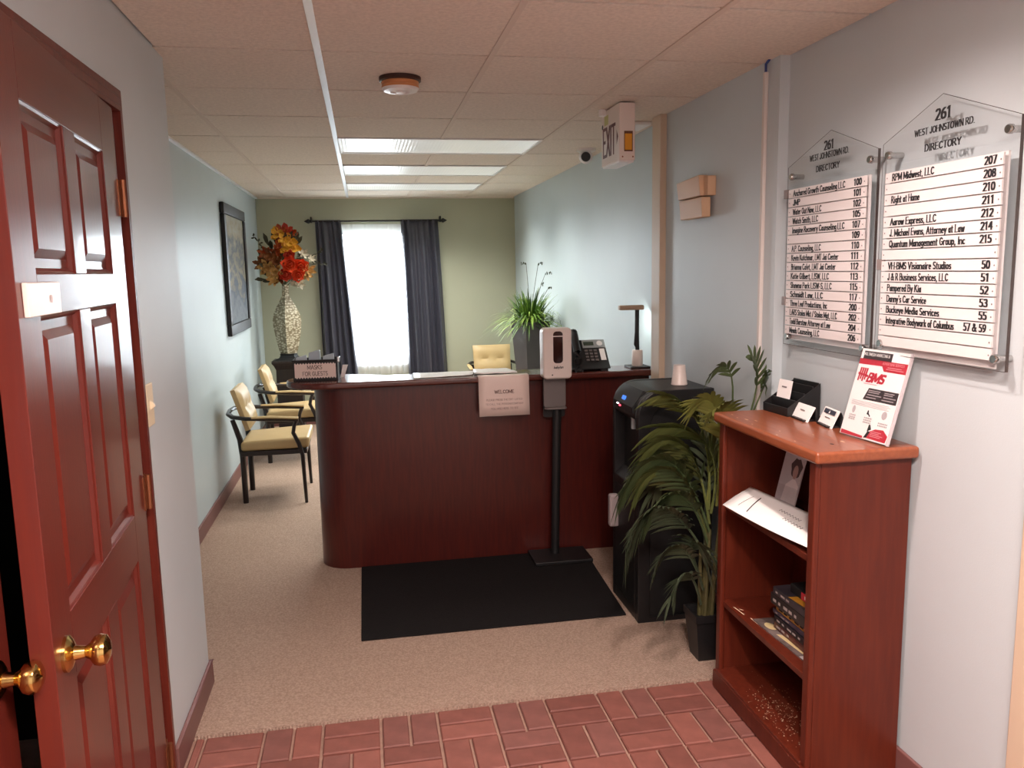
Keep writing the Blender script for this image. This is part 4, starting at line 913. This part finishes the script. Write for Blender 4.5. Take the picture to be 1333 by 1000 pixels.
frond((1.34, 2.96, .56), (1.26, 3.0, .86), (1.10, 3.02, .88), .17, 20, PALM[1], .5, .25)
frond((1.30, 2.92, .30), (1.19, 2.88, .50), (1.08, 2.86, .46), .13, 16, PALM[3], .5, .3)
frond((1.34, 3.0, .45), (1.39, 3.1, .75), (1.46, 3.2, .86), .18, 12, PALM[3], .5, .3)
frond((1.35, 2.98, .5), (1.26, 3.12, .7), (1.2, 3.2, .66), .17, 13, PALM[3], .5, .3)

# ------------------------------------------------------------------ bookcase and what stands on it
L_ = (1.42, 2.395, 0)
t = thing('bookcase', 'reddish wood veneer bookcase with worn top standing on the brick floor', 'bookcase', L_)
BX0, BX1, BY0, BY1 = 1.262, 1.572, 2.072, 2.716
for y0, y1 in ((BY0, BY0+.022), (BY1-.022, BY1)):
    MB(L_).box(BX0+.018, BX1, y0, y1, .004, 1.03).build('side_panel', SHELFW, t, bevel=.002)
for y0, y1 in ((BY0, BY0+.035), (BY1-.035, BY1)):
    MB(L_).box(BX0, BX0+.02, y0, y1, .004, 1.03).build('face_stile', SHELFW, t, bevel=.006, seg=3)
MB(L_).box(BX1-.012, BX1-.004, BY0+.02, BY1-.02, .02, 1.03).build('back_panel', SHELFW, t)
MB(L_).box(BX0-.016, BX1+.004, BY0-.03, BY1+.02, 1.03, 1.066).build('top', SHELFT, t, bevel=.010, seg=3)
for z in (.355, .735): MB(L_).box(BX0+.012, BX1-.012, BY0+.022, BY1-.022, z-.022, z).build('shelf', SHELFW, t, bevel=.003)
MB(L_).box(BX0-.008, BX1-.012, BY0+.022, BY1-.022, .06, .082).build('shelf', SHELFW, t, bevel=.004); MB(L_).box(BX0-.01, BX0+.014, BY0, BY1, .004, .07).build('kick_board', SHELFW, t, bevel=.003)
CHIP = mat('chipped_wood', (222, 190, 160), .8)
P = Plane((0, 0, 1.066), (1, 0, 0), (0, 1, 0), t, L_); rnd = random.Random(3)
chips = []
for (x, y, s_) in ((1.275, 2.60, .010), (1.29, 2.56, .012), (1.31, 2.53, .009), (1.27, 2.48, .007), (1.285, 2.66, .008), (1.30, 2.35, .006), (1.262, 2.30, .006), (1.40, 2.16, .012), (1.37, 2.27, .005), (1.268, 2.2, .008)):
    chips.append([(x+s_*.5*math.cos(q)*rnd.uniform(.4, 1), y+s_*1.3*math.sin(q)*rnd.uniform(.4, 1)) for q in (0, .9, 1.9, 2.8, 3.9, 5)])
P.polys('chip_marks', chips, CHIP, .0006)['kind'] = 'stuff'
P.polys('screw_hole', [arc(1.35, 2.135, .006, .008, 0, 360, 8)[:-1]], BLACKD, .0006)
P = Plane((0, 0, .082), (1, 0, 0), (0, 1, 0), t, L_); spk = []
for k in range(300):
    u, v = rnd.gauss(0, .055), rnd.gauss(0, .10); x, y = 1.335+u+.15*v, 2.36+v
    if 1.262 < x < 1.55 and 2.1 < y < 2.68: s_ = rnd.uniform(.0009, .0026); spk.append([(x+s_*math.cos(q+k), y+s_*math.sin(q+k)) for q in (0, 1.3, 2.5, 3.9)])
P.polys('plaster_specks', spk, CHIP, .0006)['kind'] = 'stuff'
P = Plane((0, 0, .355), (1, 0, 0), (0, 1, 0), t, L_)
P.polys('scratch_marks', [[(1.285, 2.62), (1.289, 2.62), (1.295, 2.55), (1.291, 2.55)], [(1.30, 2.52), (1.304, 2.52), (1.306, 2.47), (1.302, 2.47)], [(1.296, 2.6), (1.30, 2.6), (1.31, 2.585), (1.306, 2.585)]], CHIP, .0006)['kind'] = 'stuff'
TZ = 1.066
# tiered black card rack
L_ = (1.50, 2.67, TZ)
t = thing('card_rack', 'tiered black plastic card rack on the bookcase top', 'card rack', (1.507, 2.650, TZ), .07)
for k in range(4):
    x = -.065+.033*k; h = .03+.024*k
    MB().box(x, x+.006, -.075, .075, 0, h).build('tier', BLACK, t, bevel=.002)
    if k == 3: MB().box(x+.022, x+.028, -.075, .075, 0, h+.012).build('tier', BLACK, t, bevel=.002)
for y in (-.078, .074): MB().hexa([(-.065, y, 0), (.065, y, 0), (.065, y+.004, 0), (-.065, y+.004, 0), (-.065, y, .03), (.065, y, .112), (.065, y+.004, .112), (-.065, y+.004, .03)]).build('side_plate', BLACK, t)
MB().box(-.065, .062, -.075, .075, 0, .006).build('base_plate', BLACK, t)
o = MB().hexa([(.0, -.005, .05), (.0, .075, .05), (.003, .075, .05), (.003, -.005, .05), (.012, -.005, .118), (.012, .075, .118), (.015, .075, .118), (.015, -.005, .118)]).build('business_card', WHITE)
tag(o, 'white business card sticking out of the black tiered rack', 'card'); o.location = (1.478, 2.620, TZ); o.rotation_euler = (0, 0, .07)
P = Plane((.006, .035, .085), (0, -1, 0), (.17, 0, 1), o); P.rect('lettering', -.015, .006, .015, .011, INKG, .0012)
# white card holder (tent)
def tent(name, label, loc, rz, w, h, d, m1, m2, fn=None, cat='card holder'):
    t = thing(name, label, cat, loc, rz)
    MB().hexa([(-d, -w/2, 0), (-d+.004, -w/2, 0), (-d+.004, w/2, 0), (-d, w/2, 0), (0, -w/2, h), (.004, -w/2, h), (.004, w/2, h), (0, w/2, h)]).build('cards', m1, t)
    MB().hexa([(.006, -w/2+.002, 0), (.03, -w/2+.002, 0), (.03, w/2-.002, 0), (.006, w/2-.002, 0), (.004, -w/2+.002, h-.004), (.008, -w/2+.002, h-.004), (.008, w/2-.002, h-.004), (.004, w/2-.002, h-.004)]).build('stand', m2, t)
    MB().box(-d-.008, .006, -w/2+.012, w/2-.012, 0, .006).build('lip', m2, t)
    if fn: fn(Plane((-d/2, 0, h/2), (0, -1, 0), (d, 0, h), t))
    return t
tent('card_holder', 'white business card stand with black back beside the tiered rack', (1.487, 2.512, TZ), -.06, .115, .05, .026, WHITE, BLACK, lambda P: P.rect('lettering', -.02, .006, .012, .009, INKG, .003))
def dkcard(P):
    P.rect('printed_band', -.042, .012, .042, .027, mat('navy_print', (44, 42, 58), .5), .003); P.polys('emblem', [[(-.006, .014), (.006, .014), (0, .025)]], WHITE, .0036)
    P.rect('lettering', -.02, -.002, .02, .0005, INKG, .003)
tent('card_holder', 'dark card stand holding cards with a navy band next to the flyer', (1.507, 2.388, TZ), -.15, .108, .056, .026, WHITE, BLACK, dkcard)
# flyer in an acrylic stand
L_ = (1.51, 2.175, TZ)
t = thing('flyer_stand', 'acrylic stand with red and white marketing flyer leaning on bookcase top', 'flyer stand', L_)
A0 = Vector((1.457, 2.264, TZ+.005)); B0 = Vector((1.476, 2.062, TZ+.005)); A1 = Vector((1.534, 2.25, TZ+.268))
R_ = (B0-A0); U_ = (A1-A0); U_ = U_-R_*(U_.dot(R_)/R_.length_squared); FW = R_.length; FH = U_.length
P = Plane(A0, R_, U_, t, L_)
q = lambda x, y, d: P.pt(x, y, d)
MB().add([q(0, 0, -.003), q(FW, 0, -.003), q(FW, FH, -.003), q(0, FH, -.003), q(0, 0, 0), q(FW, 0, 0), q(FW, FH, 0), q(0, FH, 0)], [(0, 3, 2, 1), (4, 5, 6, 7), (0, 1, 5, 4), (1, 2, 6, 5), (2, 3, 7, 6), (3, 0, 4, 7)]).build('flyer', WHITE, t)
o = MB().add([q(-.004, -.004, .002), q(FW+.006, -.004, .002), q(FW+.006, FH+.004, .002), q(-.004, FH+.004, .002), q(-.004, -.004, .0035), q(FW+.006, -.004, .0035), q(FW+.006, FH+.004, .0035), q(-.004, FH+.004, .0035)], [(0, 3, 2, 1), (4, 5, 6, 7), (0, 1, 5, 4), (1, 2, 6, 5), (2, 3, 7, 6), (3, 0, 4, 7)]).build('front_sheet', ACRYL, t)
MB().add([q(FW+.002, -.002, -.006), q(FW+.007, -.002, -.006), q(FW+.007, FH+.003, -.006), q(FW+.002, FH+.003, -.006), q(FW+.002, -.002, .003), q(FW+.007, -.002, .003), q(FW+.007, FH+.003, .003), q(FW+.002, FH+.003, .003)], [(0, 3, 2, 1), (4, 5, 6, 7), (0, 1, 5, 4), (1, 2, 6, 5), (2, 3, 7, 6), (3, 0, 4, 7)]).build('acrylic_edge', mat('frosted_edge', (206, 198, 200), .2), t)
MB(L_).box(1.47, 1.56, 2.075, 2.245, TZ, TZ+.003).build('foot', ACRYL, t)
w, h = FW, FH
P.rect('printed_band', .012, h*.93-.016, w*.66, h*.975, DKPRINT, .0005)
P.text('lettering', [('MULTIMEDIA MARKETING &', w*.34, h*.925, .0085, w*.54, 'c')], WHITE, .0011, serif=False, pen=(.14, .12))
P.polys('printed_band', [[(.0, h*.82), (w*.5, h*.825), (w*.56, h*.77), (w, h*.77), (w, h*.885), (0, h*.885)]], RED, .0005)
P.text('lettering', [('ADVERTISING SERVICES', w*.72, h*.845, .007, w*.44, 'c')], mat('pink_print', (230, 150, 158), .6), .0011, serif=False, pen=(.14, .12))
for a, c, b_ in ((.62, .9, .815), (.6, .95, .795)): P.rect('lettering', w*a, h*b_, w*c, h*(b_+.008), mat('pink_print', (230, 150, 158), .6), .0011)
P.polys('logo', [[(w*(.06+.045*k), h*(.63+.02*(k % 2))), (w*(.09+.045*k), h*(.625+.02*(k % 2))), (w*(.11+.045*k), h*.78), (w*(.075+.045*k), h*.785)] for k in range(4)]+[[(w*.05, h*.70), (w*.27, h*.68), (w*.27, h*.705), (w*.05, h*.725)]], RED, .0009)
P.text('lettering', [('BMS', w*.44, h*.635, .026, w*.34, 'c')], RED, .0009, serif=False, pen=(.24, .2), slant=.3)
P.rect('lettering', w*.22, h*.605, w*.5, h*.611, mat('pink_print', (230, 150, 158), .6), .0009)
P.polys('printed_band', [[(w*.29, h*.43), (w*.98, h*.43), (w*.98, h*.565), (w*.36, h*.565)]], DKPRINT, .0005)
P.polys('lettering', [[(w*a, h*b_), (w*c, h*b_), (w*c, h*(b_+.01)), (w*a, h*(b_+.01))] for a, c, b_ in ((.37, .62, .535), (.37, .6, .515), (.36, .66, .485), (.35, .56, .455), (.7, .9, .535), (.7, .88, .515), (.7, .95, .485), (.68, .92, .455))], mat('pale_print', (170, 160, 162), .6), .0010)
P.polys('lettering', [[(w*.08, h*b_), (w*c, h*b_), (w*c, h*(b_+.006)), (w*.08, h*(b_+.006))] for c, b_ in ((.86, .40), (.9, .385), (.84, .37), (.88, .355))], mat('pale_grey_print', (204, 194, 194), .6), .0008)
ic = mat('icon_grey', (190, 182, 184), .6)
P.polys('icon', [arc(w*.17, h*.30, .007, .012, 0, 360, 10)[:-1], arc(w*.82, h*.30, .011, .013, 0, 360, 10)[:-1]], ic, .0008)
P.polys('icon', [[(w*.46, h*.275), (w*.5, h*.27), (w*.53, h*.25), (w*.545, h*.26), (w*.50, h*.29), (w*.49, h*.32), (w*.47, h*.32)]], INK, .0008)
P.polys('lettering', [[(w*(a+.028*k), h*b_), (w*(a+.016+.028*k), h*b_), (w*(a+.016+.028*k), h*(b_+.016)), (w*(a+.028*k), h*(b_+.016))] for a, n_, bb in ((.11, 5, (.225, .20, .18)), (.43, 6, (.225, .20, .175)), (.74, 7, (.2, .175))) for b_ in bb for k in range(n_)], mat('grey_print', (150, 140, 142), .6), .0008)
P.polys('printed_band', [[(.004, h*.005), (w*.5, h*.005), (w*.5, h*.03), (.004, h*.05)]], RED, .0006)
P.polys('printed_band', [[(w*.55, h*.02), (w*.97, h*.015), (w*.99, h*.09), (w*.88, h*.145), (w*.72, h*.135), (w*.6, h*.09)]], RED, .0007)
P.polys('printed_band', [[(w*.56, h*.09), (w*.64, h*.12), (w*.60, h*.17), (w*.57, h*.17)], [(w*.52, h*.015), (w*.58, h*.02), (w*.63, h*.09), (w*.58, h*.1)]], INK, .0008)
P.polys('lettering', [[(w*.64, h*b_), (w*c, h*b_), (w*c, h*(b_+.008)), (w*.64, h*(b_+.008))] for c, b_ in ((.86, .10), (.82, .082), (.9, .064), (.86, .046))], mat('pink_print', (230, 150, 158), .6), .0012)

# inside the bookcase: brochure holder, dark folder, grey sheet, loose paper, magazines
L_ = (1.44, 2.53, .735)
t = thing('brochure_holder', 'clear brochure holder with a portrait leaflet on the upper shelf', 'brochure holder', L_)
A0 = Vector((1.425, 2.60, .765)); R_ = Vector((.012, -.115, 0)); U_ = Vector((.05, .0, .205)); P = Plane(A0, R_, U_, t, L_); w = R_.length; h = .21
MB(L_).hexa([(1.41, 2.50, .735), (1.49, 2.50, .735), (1.49, 2.605, .735), (1.41, 2.605, .735), (1.418, 2.495, .752), (1.48, 2.495, .752), (1.48, 2.605, .752), (1.418, 2.605, .752)]).build('base', BLACKD, t)
q = lambda x, y, d: P.pt(x, y, d)
MB().add([q(0, 0, -.004), q(w, 0, -.004), q(w, h, -.004), q(0, h, -.004), q(0, 0, 0), q(w, 0, 0), q(w, h, 0), q(0, h, 0)], [(0, 3, 2, 1), (4, 5, 6, 7), (0, 1, 5, 4), (1, 2, 6, 5), (2, 3, 7, 6), (3, 0, 4, 7)]).build('leaflet', mat('leaflet_grey', (196, 184, 184), .4, c2=(176, 164, 166), scale=4), t)
P.polys('printed_hair', [[(w*.68+.030*math.cos(a)*(1+.12*math.sin(5*a)), h*.62+.034*math.sin(a)*(1+.12*math.cos(6*a))) for a in [2*PI*k/22 for k in range(22)]]], mat('hair_print', (66, 46, 46), .5), .0005)
P.polys('printed_face', [arc(w*.68, h*.545, .014, .025, 0, 360, 12)[:-1]], mat('face_print', (164, 128, 120), .5), .0009)
P.polys('printed_shirt', [[(w*.3, h*.02), (w*.98, h*.02), (w*.95, h*.33), (w*.76, h*.42), (w*.62, h*.42), (w*.36, h*.3)]], mat('shirt_print', (218, 206, 204), .5), .0004)
P.polys('lettering', [[(w*.14, h*.83), (w*.45, h*.83), (w*.45, h*.85), (w*.14, h*.85)]], INKG, .0006)
MB().add([q(-.003, -.028, .003), q(w+.003, -.028, .003), q(w+.003, h*.28, .003), q(-.003, h*.28, .003), q(-.003, -.028, .005), q(w+.003, -.028, .005), q(w+.003, h*.28, .005), q(-.003, h*.28, .005)], [(0, 3, 2, 1), (4, 5, 6, 7), (0, 1, 5, 4), (1, 2, 6, 5), (2, 3, 7, 6), (3, 0, 4, 7)]).build('front_pocket', ACRYL, t)
tag(MB().box(1.525, 1.555, 2.12, 2.47, .736, 1.0).build('ring_binder', BLACK, bevel=.006), 'black binder standing at the back of the upper shelf', 'binder')
tag(MB().hexa([(1.485, 2.14, .736), (1.49, 2.14, .736), (1.49, 2.43, .736), (1.485, 2.43, .736), (1.515, 2.14, .89), (1.52, 2.14, .89), (1.52, 2.43, .915), (1.515, 2.43, .915)]).build('grey_card', mat('grey_card', (168, 158, 160), .7)), 'grey sheet leaning against the black binder on upper shelf', 'card')
# loose handwritten sheet, lifted at one corner
n = 10; vs = []; A, B, C, D = Vector((1.205, 2.555, .768)), Vector((1.36, 2.655, .796)), Vector((1.455, 2.32, .765)), Vector((1.275, 2.112, .758))
for j in range(n+1):
    for i in range(n+1):
        u, v = i/n, j/n; p = (A*(1-u)+D*u)*(1-v)+(B*(1-u)+C*u)*v
        p.z += .006*math.sin(PI*min(1, v*1.2))*math.sin(PI*(.15+.6*u))-.006*math.sin(PI*u)*(1-v); vs.append(p)
o = MB().add(vs, [(j*(n+1)+i, j*(n+1)+i+1, (j+1)*(n+1)+i+1, (j+1)*(n+1)+i) for j in range(n) for i in range(n)]).build('loose_paper', WHITE, smooth=True)
s_ = o.modifiers.new('paper', 'SOLIDIFY'); s_.thickness = .0015; s_.offset = 0
tag(o, 'curled white sheet with handwriting hanging off the upper shelf', 'paper')
def onpaper(u, v):
    p = (A*(1-u)+D*u)*(1-v)+(B*(1-u)+C*u)*v; p.z += .006*math.sin(PI*min(1, v*1.2))*math.sin(PI*(.15+.6*u))-.006*math.sin(PI*u)*(1-v)+.0022; return p
b = MB()
for (u0, v0, u1, v1, r) in ((.26, .15, .24, .75, .0016), (.13, .2, .16, .7, .0006)):
    b.tube([onpaper(u0+(u1-u0)*k/6, v0+(v1-v0)*k/6) for k in range(7)], r, 5)
for (u0, v0, n_) in ((.52, .62, 8), (.62, .4, 7)):
    pts = []
    for k in range(n_*2): pts.append(onpaper(u0+.018*k, v0+(.07 if k % 2 else 0)-.004*k))
    b.tube(pts, .0007, 4)
b.build('handwriting', INK, o)
# magazines
MZ = .355; cols = [('maroon', (92, 40, 40)), ('black', (30, 28, 34)), ('violet', (70, 58, 76)), ('yellow', (198, 142, 44)), ('dark', (44, 36, 38)), ('slate', (60, 54, 60))]
labs = ('maroon magazine at the bottom of the shelf stack', 'black magazine with white spine letters in the stack', 'violet grey magazine under the yellow one in the stack', 'bright yellow magazine in the middle of the stack', 'dark magazine above the yellow one in the stack', 'slate grey magazine with yellow shape topping the stack')
z = MZ+.0045
for k, (cn, c) in enumerate(cols):
    th = (.028, .024, .016, .022, .038, .026)[k]; dy = rnd.uniform(-.012, .012); dx = rnd.uniform(-.008, .008)
    x0, x1, y0, y1 = 1.335+dx, 1.54, 2.14+dy, 2.425+dy
    t = thing('magazine', labs[k], 'magazine', ((x0+x1)/2, (y0+y1)/2, z), 0, 'magazines stacked on the lower shelf')
    o = MB(t.location).box(x0, x1, y0, y1, z, z+th).build('cover', mat('mag_'+cn, c, .3, c2=tuple(int(v*.75) for v in c), scale=20), t, bevel=.002)
    P = Plane((x0, y1, z), (0, -1, 0), (0, 0, 1), t, t.location)
    if th > .013: [P.rect('lettering', .02+.034*q, th*.34, .046+.034*q-.006*((q+k) % 3), th*.62, mat('spine_print', (170, 160, 156), .6) if k != 3 else INK, .0012) for q in range(3 if k in (0, 2, 5) else 5)]
    if k == 5:
        P = Plane((x0, y1, z+th), (0, -1, 0), (1, 0, 0), t, t.location)
        P.polys('printed_shape', [[(.10, .0), (.2, .01), (.19, .05), (.13, .09), (.11, .07)]], mat('mag_yellow', (198, 142, 44)), .0006)
    z += th
t = thing('video_case', 'small black case with red label on top of the magazine stack', 'case', (1.42, 2.25, z))
MB((1.42, 2.25, z)).box(1.36, 1.52, 2.14, 2.36, z, z+.032).build('case', BLACK, t, bevel=.003)
P = Plane((1.36, 2.32, z), (0, -1, 0), (0, 0, 1), t, (1.42, 2.25, z)); P.rect('label', .03, .003, .14, .028, RED, .0008); [P.rect('lettering', .05+.013*q, .01, .06+.013*q, .021, WHITE, .0014) for q in range(5)]
b = MB().prism([(1.302, 2.505), (1.318, 2.135), (1.47, 2.14), (1.40, 2.50)], MZ, MZ+.004)
o = tag(b.build('magazine', mat('mag_grey', (126, 112, 108), .25, c2=(88, 78, 74), scale=16)), 'thin grey magazine lying flat under the stack at the shelf front', 'magazine', 'magazines stacked on the lower shelf')
P = Plane((1.302, 2.505, MZ+.004), (.016, -.37, 0), (1, .04, 0), o)
P.polys('printed_shape', [arc(.07, .03, .03, .018, 0, 360, 12)[:-1], [(.13, .015), (.28, .02), (.27, .04), (.14, .03)]], mat('mag_gold', (196, 176, 130), .4), .0006); P.rect('printed_shape', .29, .0, .36, .04, mat('mag_pale', (180, 170, 168), .4), .0006)

# ------------------------------------------------------------------ directories on the wall
def directory(label, y0, y1, ztop, zmid, zb, rows, hdr, sy0, sy1, sz0, sz1, clips):
    """acrylic house-shaped board standing off the wall; y0 is the far edge (reads first), y1 the near edge"""
    X = 1.545; L_ = (X, (y0+y1)/2, zb)
    t = thing('directory_board', label, 'directory sign', L_)
    ym = hdr[0]
    out = [(y0, zb), (y0, zmid), (ym, ztop), (y1, zmid-.006), (y1, zb)]
    MB(L_).extr([(X, y, z) for y, z in out], (.006, 0, 0)).build('acrylic_panel', ACRYL, t)
    e = MB(L_)
    for (a, b2), (c, d) in zip(out, out[1:]+out[:1]):
        if a == c and a == y1: e.hexa([(X-.001, a-.0015, d), (X+.007, a-.0015, d), (X+.007, a+.0005, d), (X-.001, a+.0005, d), (X-.001, a-.0015, b2), (X+.007, a-.0015, b2), (X+.007, a+.0005, b2), (X-.001, a+.0005, b2)])
        else: e.tube([(X, a, b2), (X, c, d)], .0008, 4)
    e.build('acrylic_edge', ACRYLE, t)
    for (y, z) in ((y0-.035, zmid-.035), (y1+.03, zmid-.035), (y0-.035, zb+.03), (y1+.03, zb+.03)):
        MB(L_).lathe([(.001, -.012), (.010, -.012), (.012, -.008), (.012, 0), (.009, 0), (.009, .04), (.001, .04)], (X, y, z), 16, 'X').build('standoff', CHROME, t, smooth=True)
    MB(L_).box(X+.008, X+.014, sy1, sy0, sz0-.02, sz1+.002).build('backing_plate', mat('sign_white', (236, 230, 228), .5), t)
    n = len(rows); hh = (sz1-sz0)/n; W_ = sy0-sy1
    for k, (nm, num, fr) in enumerate(rows):
        za = sz1-hh*(k+1); zc = za+hh
        s_ = MB(L_).box(X-.006, X-.001, sy1, sy0, za+.0017, zc-.0017).build('name_strip', mat('sign_strip', (226, 218, 216), .45), t)
        P = Plane((X-.006, sy0, za), (0, -1, 0), (0, 0, 1), s_, L_)
        if nm: P.text('lettering', [(nm, W_*.075, hh*.2, hh*.6, W_*fr, 'l')], INK, .0008, pen=(.27, .12))
        if num: P.text('suite_number', [(num, W_*.955, hh*.22, hh*.6, W_*(.085 if len(num) < 4 and len(num) > 2 else .058 if len(num) == 2 else .17), 'r')], INK, .0008, pen=(.29, .12))
        P.polys('screw', [arc(W_*.02, hh*.5, .0025, .0025, 0, 360, 7)[:-1]], INKG, .0007); P.polys('screw', [arc(W_*.985, hh*.45, .0025, .0025, 0, 360, 7)[:-1]], INKG, .0007)
    P = Plane((X, ym, 0), (0, -1, 0), (0, 0, 1), t, L_)
    P.text('lettering', hdr[1], INK, .0008, pen=(.27, .11))
    for (y, z) in clips: MB(L_).box(X-.004, X+.01, y-.012, y+.012, z-.016, z+.016).build('clip', mat('clip_grey', (138, 124, 120), .4), t, bevel=.002)
    return t
R1 = [('Anchored Growth Counseling LLC', '100', .69), ('JMP', '101', .1), ('Water Out Now, LLC', '102', .4), ('Watch Smith, LLC', '105', .36), ('Imagine Recovery Counseling LLC', '107', .7), ('', '109', 0), ('A.P. Counseling, LLC', '110', .41),
      ('Kevin Kutchmar, LMT Jai Center', '111', .64), ('Brianna Colvt, LMT Jai Center', '112', .61), ('Katie Gilbert, LISW, LLC', '113', .53), ('Shawna Park LISW-S, LLC', '115', .57), ('Schmidt Law, LLC', '117', .46), ('Three Leaf Productions, Inc', '200', .52), ('LARS Stolos Mkt / Stolos Mgt, LLC', '202', .65), ('Todd Barstow Attorney at Law', '204', .57), ('Meads Counseling, LLC', '206', .43)]
R2 = [('RPM Midwest, LLC', '207', .39), ('', '208', 0), ('Right at Home', '210', .27), ('', '211', 0), ('Aarow Express, LLC', '212', .43), ('J. Michael Evans, Attorney at Law', '214', .67), ('Quantum Management Group, Inc', '215', .68), ('', '', 0),
      ('VH-BMS Visionaire Studios', '50', .58), ('J & R Business Services, LLC', '51', .56), ('Pampered By Kia', '52', .33), ("Danny's Car Service", '53', .38), ('Buckeye Media Services', '55', .5), ('Integrative Bodywork of Columbus', '57 & 59', .63), ('', '', 0), ('', '', 0)]
directory('clear house-shaped directory board nearest the wall corner, a number on every strip', 2.785, 2.258, 2.035, 1.945, 1.303, R1, (2.516, [('261', -.008, 1.976, .028, .055, 'c'), ('WEST JOHNSTOWN RD.', -.009, 1.949, .019, .23, 'c'), ('DIRECTORY', -.012, 1.909, .019, .137, 'c')]), 2.767, 2.305, 1.343, 1.866, ((2.795, 1.852), (2.79, 1.463)))
directory('clear house-shaped directory board nearest the brown door, several blank strips among names', 2.235, 1.715, 2.042, 1.945, 1.325, R2, (1.989, [('261', .006, 1.977, .028, .058, 'c'), ('WEST JOHNSTOWN RD.', .008, 1.946, .017, .228, 'c'), ('DIRECTORY', .009, 1.900, .018, .138, 'c')]), 2.21, 1.758, 1.348, 1.86, ((2.226, 1.592),))
